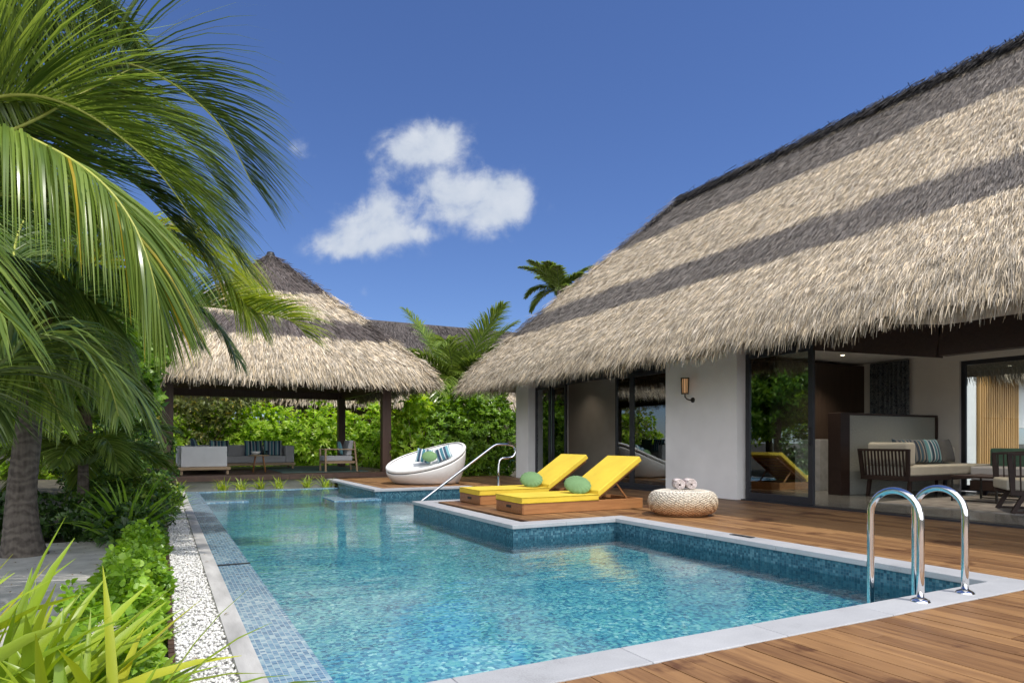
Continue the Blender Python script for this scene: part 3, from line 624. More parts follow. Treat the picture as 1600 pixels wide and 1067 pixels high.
# curtains
def curtain(name, a, b, z0, z1, m, label, waves=7, amp=.045):
    a, b = Vector(a), Vector(b); d = b-a; nn = Vector((-d.y, d.x)).normalized(); k = waves*8; mb = MB(); vs = []
    for i in range(k+1):
        s = i/k; off = math.sin(s*waves*2*math.pi)*amp+math.sin(s*waves*4.1)*amp*.3
        for z in (z0, z1): vs.append((a.x+d.x*s+nn.x*off, a.y+d.y*s+nn.y*off, z))
    mb.add(vs, [(2*i, 2*i+2, 2*i+3, 2*i+1) for i in range(k)]); o = mb.build(name, m, smooth=True); recenter(o, (a.x, a.y, z0))
    sm = o.modifiers.new('thickness', 'SOLIDIFY'); sm.thickness = .004
    return tag(o, label, 'curtain')
curtain('curtain', (9.11, 14.86), (9.11, 15.55), .03, 2.7, MT['sheer'], 'pale green sheer curtain in the glass panel farthest from the wall lamp')
curtain('curtain', (9.2, 10.12), (9.2, 10.62), .03, 2.7, MT['sheer'], 'pale green sheer curtain right beside the white wall with the lamp')
curtain('curtain', (14.1, 8.55), (14.1, 9.45), .03, 2.75, MT['patcurtain'], 'dark patterned curtain gathered on the back wall above the sofa screen', 9)
# half height screen behind the sofa
scr = thing('screen_wall', 'low dark framed divider with pale mosaic face behind the indoor sofa', 'divider', (12.8, 8.1, .012))
mb = MB(); mb.box(11.33, 14.1, 8.02, 8.2, .012, 1.50); mb.build('mosaic_face', MT['mosaicwall'], scr)
mb = MB(); mb.box(11.06, 11.329, 7.98, 8.24, .012, 1.54); mb.box(11.33, 14.15, 7.99, 8.23, 1.501, 1.54); mb.box(14.1, 14.16, 7.99, 8.23, .012, 1.50); mb.build('frame', MT['espresso'], scr, bevel=.004)
mb = MB(); mb.box(11.7, 12.2, 8.9, 9.5, .012, 1.05); cb = recenter(mb.build('cabinet', MT['cabinet'], bevel=.006), (11.95, 9.2, .012)); tag(cb, 'grey waist high cabinet between the glass door and the dark divider', 'cabinet')
mb = MB(); mb.box(10.9, 11.0, 9.81, 13.2, .013, 2.78); mb.box(10.3, 10.4, 13.2, 16.04, .013, 2.78); mb.box(10.401, 11.0, 13.2, 13.3, .013, 2.78); mb.build('partition_wall', plain('bedroom_wall_brown', (.34, .30, .26), .7, nscale=3, nvar=.04), villa)
# wall lamp
lamp = thing('wall_lamp', 'slatted cylinder lantern with amber shade on the white wall', 'wall lamp', (8.71, 9.32, 1.85))
am = mat('amber_shade'); t_ = am.node_tree
e1 = N(t_, 'ShaderNodeEmission', inp={0: (1, .55, .25, 1), 1: .35}); p1 = N(t_, 'ShaderNodeBsdfPrincipled', inp={'Base Color': (.55, .33, .18, 1), 'Roughness': .5}); a1 = N(t_, 'ShaderNodeAddShader', inp={0: e1.outputs[0], 1: p1.outputs[0]}); out(am, a1.outputs[0])
lx, ly = 8.56, 9.36
mb = MB(); mb.lathe([(.001, 1.89), (.055, 1.89), (.06, 2.02), (.062, 2.17), (.001, 2.17)], 20, (lx, ly, 0)); mb.build('shade', am, lamp, smooth=True)
mb = MB(); mb.lathe([(.066, 1.885), (.07, 1.885), (.07, 1.90), (.066, 1.90)], 20, (lx, ly, 0)); mb.lathe([(.07, 2.16), (.075, 2.16), (.075, 2.18), (.07, 2.18)], 20, (lx, ly, 0))
for k in range(14):
    a = 6.283*k/14; c, s = math.cos(a), math.sin(a); mb.bar((lx+.064*c, ly+.064*s, 1.88), (lx+.073*c, ly+.073*s, 2.185), .010, .010)
mb.build('cage', MT['bronze'], lamp)
mb = MB(); mb.tube([(lx, ly, 1.90), (lx, ly, 1.83), (lx+.03, ly-.02, 1.79), (lx+.08, ly-.03, 1.775), (8.715, 9.32, 1.775)], .012, 10); mb.lathe([(.001, 0), (.05, 0), (.045, .02), (.001, .022)], 20); b_ = mb
vs_ = [(8.72-z, 9.32+x, 1.775+y) if i >= len(mb.v)-80 else None for i, (x, y, z) in enumerate(mb.v)]
mb.v = [vs_[i] if vs_[i] else mb.v[i] for i in range(len(mb.v))]
mb.build('bracket', MT['bronze'], lamp, smooth=True)
# ================================================================ courtyard behind the back window
mb = MB(); mb.box(16.2, 17.25, 8.85, 9.1, -.2, 3.4); mb.box(19.05, 24, 8.85, 9.1, 1.35, 3.4); mb.box(17.25, 19.05, 8.95, 9.1, -.2, 3.4)
cw = mb.build('garden_wall', MT['plaster']); recenter(cw, (18, 9, -.2)); tag(cw, 'white outdoor wall seen through the back window around the wooden slats', 'wall')
mb = MB()
for k in range(18): mb.box(17.27+k*.1, 17.33+k*.1, 8.78, 8.84, .1, 2.62)
mb.box(17.26, 19.04, 8.845, 8.90, .1, 2.64)
sc_ = mb.build('slat_screen', MT['slat']); recenter(sc_, (18.1, 8.8, .1)); tag(sc_, 'golden vertical timber slat screen seen through the back window', 'screen')
# outbuilding eave over the courtyard
ob = thing('outbuilding_roof', 'thatched eave hanging over the courtyard beyond the back window', 'roof', (19.5, 6.8, 2.7))
face = ((17.7, 8.45, 2.92), (24, 8.45, 2.92), (17.7, 12, 5.2), (24, 12, 5.2))
V, F, T = join(thatch(face, 5000, drop=.2, seed=77, hang=2600)); npmesh('thatch', V, F, T, MT['thatch'], ob)
mb = MB(); mb.add([(17.6, 8.55, 2.9), (24, 8.55, 2.9), (24, 8.84, 3.1), (17.6, 8.84, 3.1)], [(0, 1, 2, 3)]); mb.build('soffit', MT['underthatch'], ob)
# ================================================================ PAVILION
pav = thing('pavilion', 'open sided pool pavilion with tall pointed thatched roof on dark posts', 'pavilion', (2.92, 21.35, 0))
hip_roof('roof', -.95, 6.8, 17.45, 25.2, 2.86, 6.65, 'x', [MT['thatch_dark']], pav, 900, 330, faces='SE', Lb=(.16, .4), wd=(.006, .011), hl=(.14, .30), drop=.26, lift=.035)
mb = MB(); mb.lathe([(.001, 6.78), (.10, 6.78), (.13, 6.70), (.14, 6.5), (.25, 6.35)], 14, (2.92, 21.35, 0)); mb.build('finial', MT['black'], pav, smooth=True)
for (x, y, r_) in ((.11, 18.72, .13), (5.73, 18.72, .13), (.11, 23.7, .12), (5.6, 23.6, .12)):
    mb = MB(); mb.box(x-r_, x+r_, y-r_, y+r_, .14, 2.6); mb.build('post', MT['darkwood'], pav, bevel=.01)
for (a, b) in (((-.3, 18.72, 2.60), (6.1, 18.72, 2.60)), ((-.3, 23.7, 2.60), (6.1, 23.7, 2.60)), ((.11, 18.3, 2.60), (.11, 24.1, 2.60)), ((5.66, 18.3, 2.601), (5.66, 24.1, 2.601))):
    mb = MB(); mb.bar(a, b, .16, .24); mb.build('beam', MT['darkwood'], pav)
boards('platform', [(18.4, 24.6, -.6, 6.1)], MT['darkboard'], z=.14, th=.14, along='x', maxlen=3, parent=pav)
mb = MB(); mb.box(-.6, 4.2, 18.48, 18.7, -.3, -.002); mb.build('plinth', MT['concrete'], pav)
rg = MB().box(2.9, 5.3, 19.0, 22.9, .142, .155).build('rug', MT['rugblue']); recenter(rg, (4.1, 21, .142)); tag(rg, 'teal rug on the pavilion floor under the wooden armchair', 'rug')
# ================================================================ furniture helpers
def cushion(name, mtl, loc, w_, h_, t_, rot, label, cat='cushion', group=None, round_=False, parent=None):
    """pillow standing: local x width, z height, y thickness"""
    vs = []; fs = []; K = 30 if round_ else 16
    for sgn in (1, -1):
        for i in range(K+1):
            for j in range(K+1):
                u, v = -1+2*i/K, -1+2*j/K
                if round_:
                    rr = max(abs(u), abs(v)); ang = math.atan2(v, u) if rr > 0 else 0; uu, vv = rr*math.cos(ang), rr*math.sin(ang); th = max(0, 1-rr**2.2)**.5
                    th *= 1-.13*rr**2*(.5+.5*math.cos(ang*17+math.sin(ang*3))); e_ = 1-.018*rr*math.cos(ang*17+math.sin(ang*3)); uu *= e_; vv *= e_
                else:
                    uu, vv = u*(1-.07*(1-v*v)), v*(1-.07*(1-u*u)); th = max(0, (1-u*u)*(1-v*v))**.42
                vs.append((uu*w_/2, sgn*th*t_/2, vv*h_/2))
    o_ = (K+1)**2
    for i in range(K):
        for j in range(K):
            a = i*(K+1)+j; fs.append((a, a+1, a+K+2, a+K+1)); fs.append((o_+a, o_+a+K+1, o_+a+K+2, o_+a+1))
    mb = MB(); mb.add(vs, fs); o = mb.build(name, mtl, smooth=True); o.location = loc; o.rotation_euler = rot
    tag(o, label, cat, group); return o
# ---- sun loungers
def lounger(loc, label):
    t = thing('sun_lounger', label, 'sun lounger', loc, 0, 'yellow sun loungers on the pool deck')
    L, W, H = 2.06, .80, .15; B = lambda n, m, mb, **k: mb.build(n, m, t, world=False, **k)
    mb = MB()
    mb.box(0, L, 0, .035, 0, H, .8); mb.box(0, L, W-.035, W, 0, H, .6); mb.box(L-.035, L-.0005, .036, W-.036, 0.0005, H-.001, .4); mb.box(1.28, 1.33, .036, W-.036, .02, H-.03, .4)
    B('frame', MT['teak'], mb, bevel=.004)
    mb = MB(); mb.box(-.022, -.0005, .0, W, .001, H-.001, .15); fr = B('front_board', MT['teak'], mb, bevel=.004)
    mb = MB(); mb.box(-.028, -.0225, .33, .47, .07, .105); mb.build('handhold', MT['black'], fr, world=False)
    mb = MB()
    for k in range(11): mb.box(.03+k*.11, .03+k*.11+.08, .037, W-.037, H-.028, H-.006, .5)
    B('slats', MT['teak'], mb)
    mb = MB(); mb.box(-.03, 1.25, -.006, W+.006, H+.002, H+.085); c = B('seat_cushion', MT['yellow'], mb, bevel=.014, seg=3)
    mb = MB()
    for zz in (H+.006, H+.081): mb.tube([(-.03, -.006, zz), (1.25, -.006, zz), (1.25, W+.006, zz), (-.03, W+.006, zz), (-.03, -.006, zz)], .006, 6)
    mb.build('piping', MT['piping'], c, world=False, smooth=True)
    # backrest
    px, pz, a = 1.27, H+.01, R(33.5); dx, dz = math.cos(a), math.sin(a); Lb = .95; nx, nz = -math.sin(a), math.cos(a)
    def q(s, h): return (px+dx*s+nx*h, pz+dz*s+nz*h)
    mb = MB()
    for yy in (.07, W-.105): 
        p, r_ = q(0, -.0), q(Lb-.03, 0); mb.bar((p[0], yy+.017, p[1]), (r_[0], yy+.017, r_[1]), .035, .035, (0, 1, 0) if False else (0, 0, 1), .5)
    for k in range(8):
        s = .05+k*.11; p = q(s, .022); mb.bar((p[0], .06, p[1]), (p[0], W-.06, p[1]), .07, .012, (nx, 0, nz), .6)
    B('back_frame', MT['teak'], mb)
    vs = []
    for s, h in ((-.02, .035), (Lb, .035), (Lb, .12), (.05, .12)):
        p = q(s, h); vs += [(p[0], -.006, p[1]), (p[0], W+.006, p[1])]
    mb = MB(); mb.add(vs, [(0, 2, 3, 1), (2, 4, 5, 3), (4, 6, 7, 5), (6, 0, 1, 7), (0, 6, 4, 2), (1, 3, 5, 7)]); B('back_cushion', MT['yellow'], mb, bevel=.014, seg=3)
    mb = MB()
    for yy in (.09, W-.09):
        p = q(.42, -.015); mb.bar((p[0], yy, p[1]), (p[0]+.23, yy, H-.04), .022, .022)
    mb.bar((px+dx*.42+.23, .07, H-.04), (px+dx*.42+.23, W-.07, H-.04), .022, .022); B('strut', MT['teak'], mb)
    return t
lounger((4.38, 7.96, 0), 'nearer of the two yellow sun loungers, beside the wicker ottoman')
lounger((4.46, 9.50, 0), 'farther of the two yellow sun loungers, nearer the handrail')
cushion('round_cushion', MT['green'], (5.47, 8.28, .36), .44, .33, .13, (R(-50), R(18), R(-66)), 'round green cushion leaning on the backrest of the nearer lounger', 'cushion', 'green cushions on the loungers', True)
cushion('round_cushion', MT['green'], (5.55, 9.82, .36), .44, .33, .13, (R(-50), R(16), R(-68)), 'round green cushion leaning on the backrest of the farther lounger', 'cushion', 'green cushions on the loungers', True)
# ---- wicker ottoman
def wick():
    m = mat('wicker'); t = m.node_tree; tcn = N(t, 'ShaderNodeTexCoord'); sx = N(t, 'ShaderNodeSeparateXYZ'); t.links.new(tcn.outputs['Object'], sx.inputs[0])
    nn = N(t, 'ShaderNodeTexNoise', inp={'Vector': tcn.outputs['Object'], 'Scale': 25, 'Detail': 4})
    at = N(t, 'ShaderNodeAttribute', attribute_name='tint'); sp = N(t, 'ShaderNodeSeparateColor'); t.links.new(at.outputs['Color'], sp.inputs[0])
    c1 = ramp(t, sx.outputs[2], [(.06, (.60, .30, .13)), (.13, (.68, .44, .25)), (.2, (.74, .62, .47)), (.30, (.82, .74, .62))])  # orange towards the base paints in light bounced off the deck
    v = M_(t, 'ADD', M_(t, 'MULTIPLY', nn.outputs[0], .5), .75); hh = N(t, 'ShaderNodeHueSaturation', inp={'Value': v, 'Color': c1})
    an = M_(t, 'MULTIPLY', M_(t, 'ARCTAN2', sx.outputs[1], sx.outputs[0]), 46); zz = M_(t, 'MULTIPLY', sx.outputs[2], 190)
    hw_ = M_(t, 'MULTIPLY', M_(t, 'SINE', an), M_(t, 'SINE', zz))
    b = N(t, 'ShaderNodeBsdfPrincipled', inp={'Base Color': hh.outputs[0], 'Roughness': .65, 'Normal': bump(t, hw_, 1.0, .013)}); out(m, b.outputs[0]); return m
MT['wicker'] = wick()
ott = thing('wicker_ottoman', 'round low woven rattan ottoman on the deck below the white wall', 'ottoman', (6.34, 6.98, 0))
prof = []
for i in range(57):
    a = -math.pi/2*.92+i/56*(math.pi*.5*.92+math.pi*.5*.86); r_ = .33+.135*math.cos(a)**.8 if math.cos(a) > 0 else .33; prof.append((r_, .175+.155*math.sin(a)))
prof = [(.33, .012)]+prof+[(.30, .338), (.2, .342), (.1, .344), (.001, .345)]
def wv(r, z, a, s):
    if r < .02: return r, z
    k = 54; rows = 17; ph = math.sin(a*k/2*1.0)*(1 if int(s*rows*2) % 2 else -1); return r+.009*ph, z+(.003*ph if r < .33 else 0)
mb = MB(); mb.lathe(prof, 288, fn=wv); mb.build('woven_body', MT['wicker'], ott, world=False, smooth=True)
mb = MB(); mb.lathe([(.33, .0), (.34, .006), (.33, .014)], 40); mb.build('base_ring', MT['teak'], ott, world=False, smooth=True)
def towel(loc, rz, label):
    """rolled towel: spiral end facing the viewer"""
    mb = MB(); vs = []; K = 90; L = .26
    for i in range(K+1):
        a = i/K*2*math.pi*3.4; r_ = .008+.056*i/K*(1+.0)
        for y in (-L/2+.008*math.sin(a*2), L/2):
            for rr in (r_, ): vs.append((rr*math.cos(a), y, rr*math.sin(a)))
    mb.add(vs, [(2*i, 2*i+1, 2*i+3, 2*i+2) for i in range(K)]); o = mb.build('rolled_towel', MT['towel'], smooth=True); s = o.modifiers.new('thickness', 'SOLIDIFY'); s.thickness = .013; s.offset = 1
    o.location = loc; o.rotation_euler = (0, 0, rz); return tag(o, label, 'towel', 'rolled towels on the ottoman')
towel((6.33, 7.06, .415), R(-30), 'rolled pink towel on the ottoman, nearer the loungers')
towel((6.455, 6.98, .42), R(-25), 'rolled pink towel on the ottoman, nearer the glass door')
# ---- white daybed
bed = thing('daybed', 'large white oval tilted shell daybed on the deck by the hedge', 'daybed', (5.62, 15.1, 0), -R(27.8))
def rimz(cx, sy): return .60+.18*cx+.22*sy+.08*max(0, cx+.4*sy)**2
A_, B_ = .97, .80
def shell(rows, name, m, inner=False, **k):
    vs = []; n = 64
    for f in rows:
        for i in range(n):
            a = 2*math.pi*i/n; vs.append(f(math.cos(a), math.sin(a)))
    fs = [(r_*n+i, r_*n+(i+1) % n, (r_+1)*n+(i+1) % n, (r_+1)*n+i) for r_ in range(len(rows)-1) for i in range(n)]
    mb = MB(); mb.add(vs, fs); return mb.build(name, m, bed, world=False, smooth=True)
def outer(s):
    rr = .80+.20*math.sin(s*math.pi/2)**.8; return lambda c, q: (A_*rr*c*.985+.02*(1-s), B_*rr*q*.985, .015+(rimz(c, q)-.10)*s)
rows = [lambda c, q: (.0, 0, .012)]+[outer(i/14) for i in range(15)]+[lambda c, q: (A_*.95*c, B_*.95*q, rimz(c, q)-.085)]
shell(rows, 'shell', MT['white_shell'])
rows = [lambda c, q: (A_*.93*c, B_*.93*q, rimz(c, q)-.085), lambda c, q: (A_*.96*c, B_*.96*q, rimz(c, q)-.083)]
shell([lambda c, q: (A_*.90*c, B_*.90*q, rimz(c, q)-.08), lambda c, q: (A_*.962*c, B_*.962*q, rimz(c, q)-.079), lambda c, q: (A_*.962*c, B_*.962*q, rimz(c, q)-.06), lambda c, q: (A_*.9*c, B_*.9*q, rimz(c, q)-.06)], 'seam', MT['darkgrey'])
rows = []
for k in range(9):
    a = -math.pi/2+k/8*math.pi*1.25; rows.append((lambda a: lambda c, q: (A_*(.95+.045*math.cos(a))*c, B_*(.95+.05*math.cos(a))*q, rimz(c, q)-.02+.045*math.sin(a)))(a))
shell(rows, 'rim_pad', MT['white_fabric'])
def inn(s):
    rr = .92*(1-s)**.6 if s < 1 else 0.0; return lambda c, q: (A_*rr*c, B_*rr*q, rimz(c*rr/.92, q*rr/.92)-.01-.16*(1-(rr/.92)**3.0))
shell([inn(i/12) for i in range(13)], 'mattress', MT['white_fabric'])
def bedpt(x, y, z):
    a = -R(27.8); return (5.62+x*math.cos(a)-y*math.sin(a), 15.1+x*math.sin(a)+y*math.cos(a), z)
cushion('striped_cushion', MT['stripe'], bedpt(-.06, .08, .66), .38, .38, .16, (R(-28), R(8), -R(27)), 'blue and white striped cushion at the left in the white daybed', 'cushion')
cushion('round_cushion', MT['green'], bedpt(.10, -.12, .65), .36, .28, .15, (R(-30), R(4), -R(27)), 'round green cushion lying in the white daybed between striped ones', 'cushion', None, True)
cushion('striped_cushion', MT['stripe'], bedpt(.42, -.04, .72), .38, .36, .16, (R(-30), R(-22), -R(30)), 'teal striped cushion at the raised right end of the white daybed', 'cushion')
# ---- stair handrail
hr = thing('handrail', 'polished steel handrail sloping down into the pool beside the loungers', 'handrail', (6.1, 12.15, 0))
def bez(pts, k=8):
    """rounded polyline through corner points (catmull-rom)"""
    P = [Vector(p) for p in pts]; o = []
    for i in range(len(P)-1):
        a, b, c, d = P[max(i-1, 0)], P[i], P[i+1], P[min(i+2, len(P)-1)]
        for j in range(k):
            t = j/k; o.append(.5*((2*b)+(c-a)*t+(2*a-5*b+4*c-d)*t*t+(-a+3*b-3*c+d)*t**3))
    o.append(P[-1]); return o
y_ = 12.15
path = [(4.32, y_, -.22), (4.5, y_, -.10), (5.2, y_, .38), (5.92, y_, .872)]+bez([(5.98, y_, .91), (6.06, y_, .94), (6.2, y_, .945), (6.36, y_, .94), (6.46, y_, .89), (6.49, y_, .79), (6.44, y_, .70), (6.34, y_, .67), (6.2, y_, .66), (6.13, y_, .62), (6.1, y_, .53)], 5)+[(6.1, y_, .3), (6.1, y_, 0)]
mb = MB(); mb.tube(path, .024, 14); mb.build('rail', MT['steel'], hr, smooth=True)
mb = MB(); mb.lathe([(.024, .03), (.03, .028), (.055, .008), (.055, .0)], 24, (6.1, y_, 0)); mb.build('base_flange', MT['steel'], hr, smooth=True)
# ---- pool ladder
def ladder_rail(x, label):
    t = thing('grab_rail', label, 'pool grab rail', (x, 2.48, 0), 0, 'steel grab rails of the pool ladder')
    r_ = .165; pts = [(0, 0, 0), (0, 0, .2), (0, 0, .50)]
    for k in range(1, 16):
        a = math.pi*k/16; pts.append((0, r_-r_*math.cos(a), .52+r_*math.sin(a)))
    pts += [(0, 2*r_, .50), (0, 2*r_, .1), (0, 2*r_, -.34)]
    mb = MB(); mb.tube(pts, .0225, 18); mb.build('rail', MT['steel'], t, world=False, smooth=True)
    mb = MB(); mb.lathe([(.023, .022), (.030, .022), (.05, .012), (.058, .002), (.058, 0)], 32); mb.build('base_flange', MT['steel'], t, world=False, smooth=True)
    return t
ladder_rail(4.205, 'bent steel pool grab rail on the coping, farther from the coping corner')
ladder_rail(4.70, 'bent steel pool grab rail on the coping, nearer the coping corner')
# ---- pavilion sofa
def fabric_box(mb, *a): mb.box(*a); return mb
sofa = thing('outdoor_sofa', 'pale corner sofa on light wooden base under the pavilion roof', 'sofa', (2.0, 21.2, .14))
F0 = .14
mb = MB(); mb.box(.35, 1.60, 19.05, 22.9, F0+.12, F0+.20); mb.box(1.60, 3.75, 21.9, 22.9, F0+.12, F0+.199); mb.build('base', MT['palewood'], sofa, bevel=.006)
for (x, y) in ((.4, 19.1), (1.5, 19.1), (.4, 22.8), (3.65, 22.0), (3.65, 22.8)):
    mb = MB(); mb.box(x, x+.06, y, y+.06, F0, F0+.12); mb.build('leg', MT['palewood'], sofa)
mb = MB(); mb.box(.42, 1.52, 19.12, 19.34, F0+.202, F0+.74); mb.build('arm', MT['light_panel'], sofa, bevel=.02, seg=3)
mb = MB(); mb.box(.36, .60, 19.345, 22.85, F0+.202, F0+.74); mb.build('backrest', MT['grey_fabric'], sofa, bevel=.03, seg=3)
mb = MB(); mb.box(.61, 3.45, 22.6, 22.85, F0+.202, F0+.76); mb.build('backrest', MT['grey_fabric'], sofa, bevel=.03, seg=3)
mb = MB(); mb.box(3.46, 3.72, 21.95, 22.85, F0+.202, F0+.74); mb.build('arm', MT['grey_fabric'], sofa, bevel=.03, seg=3)
mb = MB(); mb.box(.61, 1.5, 19.35, 21.9, F0+.202, F0+.42); mb.build('seat', MT['grey_fabric'], sofa, bevel=.03, seg=3)
mb = MB(); mb.box(.62, 3.45, 21.91, 22.59, F0+.202, F0+.42); mb.build('seat', MT['grey_fabric'], sofa, bevel=.03, seg=3)
for i, (x, y, m_, rz, lb) in enumerate([(.78, 20.2, 'stripe', 80, 'striped cushion showing above the solid white end of the outdoor sofa, leftmost'), (.80, 20.9, 'darkgreen', 80, 'plain dark green cushion just behind the white end of the outdoor sofa'),
        (1.55, 22.35, 'stripe', 0, 'striped cushion on the outdoor sofa, just right of its white end'), (2.55, 22.4, 'stripe', 5, 'striped cushion on the outdoor sofa behind the wine bottle'), (3.1, 22.3, 'stripe', -8, 'striped cushion on the outdoor sofa against its right arm')]):
    cushion('striped_cushion' if m_ == 'stripe' else 'dark_cushion', MT[m_], (x, y, F0+.66 if i > 1 else F0+.72), .56, .5, .16, (R(-12), 0, R(rz)), lb)
# side table with bowl, bottle and glasses
tb = thing('side_table', 'small round wooden tripod side table before the outdoor sofa', 'side table', (2.44, 20.1, F0))
mb = MB(); mb.lathe([(.001, .455), (.27, .455), (.275, .47), (.27, .485), (.001, .485)], 32); mb.build('tabletop', MT['palewood'], tb, world=False)
for k in range(4):
    a = .7+k*1.571; mb = MB(); mb.tube([(.14*math.cos(a), .14*math.sin(a), .455), (.235*math.cos(a), .235*math.sin(a), 0)], [.022, .014], 8); mb.build('leg', MT['teak'], tb, world=False, smooth=True)
zt = F0+.486
def small(name, prof, loc, m, label, cat, group=None):
    mb = MB(); mb.lathe(prof, 20); o = mb.build(name, m, smooth=True); o.location = loc; return tag(o, label, cat, group)
small('bowl', [(.001, 0), (.05, 0), (.11, .05), (.135, .10), (.125, .10), (.10, .055), (.001, .03)], (2.34, 20.06, zt), MT['ceramic'], 'white bowl on the small side table in the pavilion', 'bowl')
small('wine_bottle', [(.001, 0), (.037, 0), (.037, .19), (.015, .24), (.015, .31), (.001, .31)], (2.55, 20.08, zt), MT['bottle'], 'dark wine bottle on the small side table in the pavilion', 'bottle')
small('drinking_glass', [(.001, 0), (.03, 0), (.036, .12), (.033, .12), (.028, .01), (.001, .01)], (2.62, 19.97, zt), MT['clearglass'], 'clear drinking glass beside the bottle on the pavilion side table', 'glass')
# armchair in the pavilion (faces -X)
ch = thing('outdoor_armchair', 'light teak armchair with grey cushions in the pavilion', 'armchair', (4.5, 19.4, F0))
for (x, y, tx) in ((-.42, -.36, 0), (-.42, .36, 0), (.42, -.36, .06), (.42, .36, .06)):
    mb = MB(); mb.bar((x+tx, y, 0), (x-tx*.5, y, .63 if x < 0 else .88), .045, .045, (0, 1, 0)); mb.build('leg', MT['palewood'], ch, world=False)
for y in (-.36, .36):
    mb = MB(); mb.bar((-.46, y, .645), (.43, y, .645), .06, .03); mb.build('armrest', MT['palewood'], ch, world=False, bevel=.005)
mb = MB(); mb.box(-.44, .42, -.335, -.30, .24, .31); mb.box(-.44, .42, .30, .335, .24, .31); mb.box(-.44, -.40, -.3, .3, .24, .30); mb.box(.38, .42, -.3, .3, .24, .30)
for k in range(5): mb.bar((.385+.01*k, -.33, .4+k*.11), (.385+.01*k, .33, .4+k*.11), .02, .05, (1, 0, 0))
mb.build('frame', MT['palewood'], ch, world=False)
mb = MB(); mb.box(-.45, .36, -.31, .31, .312, .46); mb.build('seat_cushion', MT['grey_fabric'], ch, world=False, bevel=.03, seg=3)
mb = MB(); mb.add([(.18, -.31, .462), (.32, -.31, .462), (.40, -.31, .90), (.27, -.31, .90), (.18, .31, .462), (.32, .31, .462), (.40, .31, .90), (.27, .31, .90)], [(0, 3, 2, 1), (4, 5, 6, 7), (0, 1, 5, 4), (1, 2, 6, 5), (2, 3, 7, 6), (3, 0, 4, 7)]); mb.build('back_cushion', MT['grey_fabric'], ch, world=False, bevel=.03, seg=3)
cushion('striped_cushion', MT['stripe'], (4.58, 19.45, F0+.68), .46, .42, .15, (R(-14), 0, R(82)), 'striped cushion sitting upright in the outdoor teak armchair')
# ---- indoor sofa (length along X, seen from its slatted arm)
so_ = thing('indoor_sofa', 'dark wood sofa with slatted arm and cream cushions in the open living room', 'sofa', (12.3, 7.3, .012))
X0, X1, Y0, Y1, Z0 = 11.3, 14.0, 6.85, 7.75, .012
mb = MB(); mb.box(X0, X1, Y0, Y1, .32, .40); mb.build('base_frame', MT['espresso'], so_, bevel=.005)
mb = MB()
for (a, b) in (((X0+.02, Y0+.04, .36), (X0-.03, Y0+.01, .84)), ((X0+.02, Y1-.04, .36), (X0-.03, Y1-.01, .84))): mb.bar(a, b, .05, .06, (0, 1, 0))
mb.bar((X0-.03, Y0-.02, .855), (X0-.03, Y1+.02, .855), .06, .04)
for k in range(12):
    y = Y0+.10+k*(Y1-Y0-.2)/11; mb.bar((X0+.02, y, .40), (X0-.03, y, .84), .018, .025, (0, 1, 0))
mb.build('slatted_arm', MT['espresso'], so_)
for (x, y) in ((X0+.1, Y0+.08), (X0+.1, Y1-.08), (X1-.2, Y0+.08), (X1-.2, Y1-.08)):
    mb = MB(); mb.bar((x, y, Z0), (x+.05, y, .32), .06, .05, (0, 1, 0)); mb.build('leg', MT['espresso'], so_)
mb = MB(); mb.box(X0+.04, X1-.05, Y0+.02, Y1-.05, .402, .58); mb.build('seat_cushion', MT['cream'], so_, bevel=.03, seg=3)
mb = MB(); mb.box(X0+.04, X0+.28, Y0+.05, Y1-.1, .582, .99); mb.build('arm_cushion', MT['cream'], so_, bevel=.05, seg=4)
mb = MB(); mb.box(X0+.25, X1-.05, Y1-.22, Y1-.02, .582, .90); mb.build('back_cushion', MT['cream'], so_, bevel=.05, seg=4)
for i, (x, m_, lb) in enumerate([(11.95, 'stripe_warm', 'striped cushion on the indoor sofa closest to its slatted arm'), (12.4, 'stripe_warm', 'striped cushion on the indoor sofa, second from the slatted arm'), (12.85, 'stripe', 'striped teal cushion on the indoor sofa, third from the slatted arm'), (13.3, 'darkgrey', 'plain dark grey cushion on the indoor sofa by the back window')]):
    cushion('striped_cushion' if i < 3 else 'grey_cushion', MT[m_], (x, 7.36-.0*i, .83), .48, .46, .16, (R(-14), 0, R(-4+3*i)), lb, 'cushion')
# second sofa piece by the window
s2 = thing('window_seat', 'dark olive upholstered seat back in front of the back window', 'sofa', (13.6, 6.2, .012))
mb = MB(); mb.box(13.75, 13.98, 5.9, 6.83, .30, .88); mb.build('backrest', MT['darkgreen'], s2, bevel=.04, seg=3)
mb = MB(); mb.box(13.1, 13.74, 5.9, 6.83, .30, .55); mb.build('seat_cushion', MT['grey_fabric'], s2, bevel=.03, seg=3)
mb = MB(); mb.box(13.1, 13.98, 5.9, 6.83, .12, .298); mb.build('base', MT['espresso'], s2)
# coffee table
ct = thing('coffee_table', 'low coffee table with thin dark metal frame between the indoor seats', 'coffee table', (11.9, 5.95, .03))
mb = MB(); mb.box(11.5, 12.4, 5.6, 6.3, .42, .45); mb.build('tabletop', MT['espresso'], ct)
mb = MB()
for (x, y) in ((11.52, 5.62), (12.38, 5.62), (11.52, 6.28), (12.38, 6.28)): mb.bar((x, y, .03), (x, y, .42), .025, .025)
mb.bar((11.52, 5.62, .05), (11.52, 6.28, .05), .02, .02); mb.bar((12.38, 5.62, .05), (12.38, 6.28, .05), .02, .02); mb.build('frame', MT['bronze'], ct)
rg2 = MB().box(10.2, 13.2, 4.2, 6.75, .013, .026).build('rug', MT['rug']); recenter(rg2, (11.7, 5.5, .013)); tag(rg2, 'grey woven rug under the indoor coffee table and armchair', 'rug')
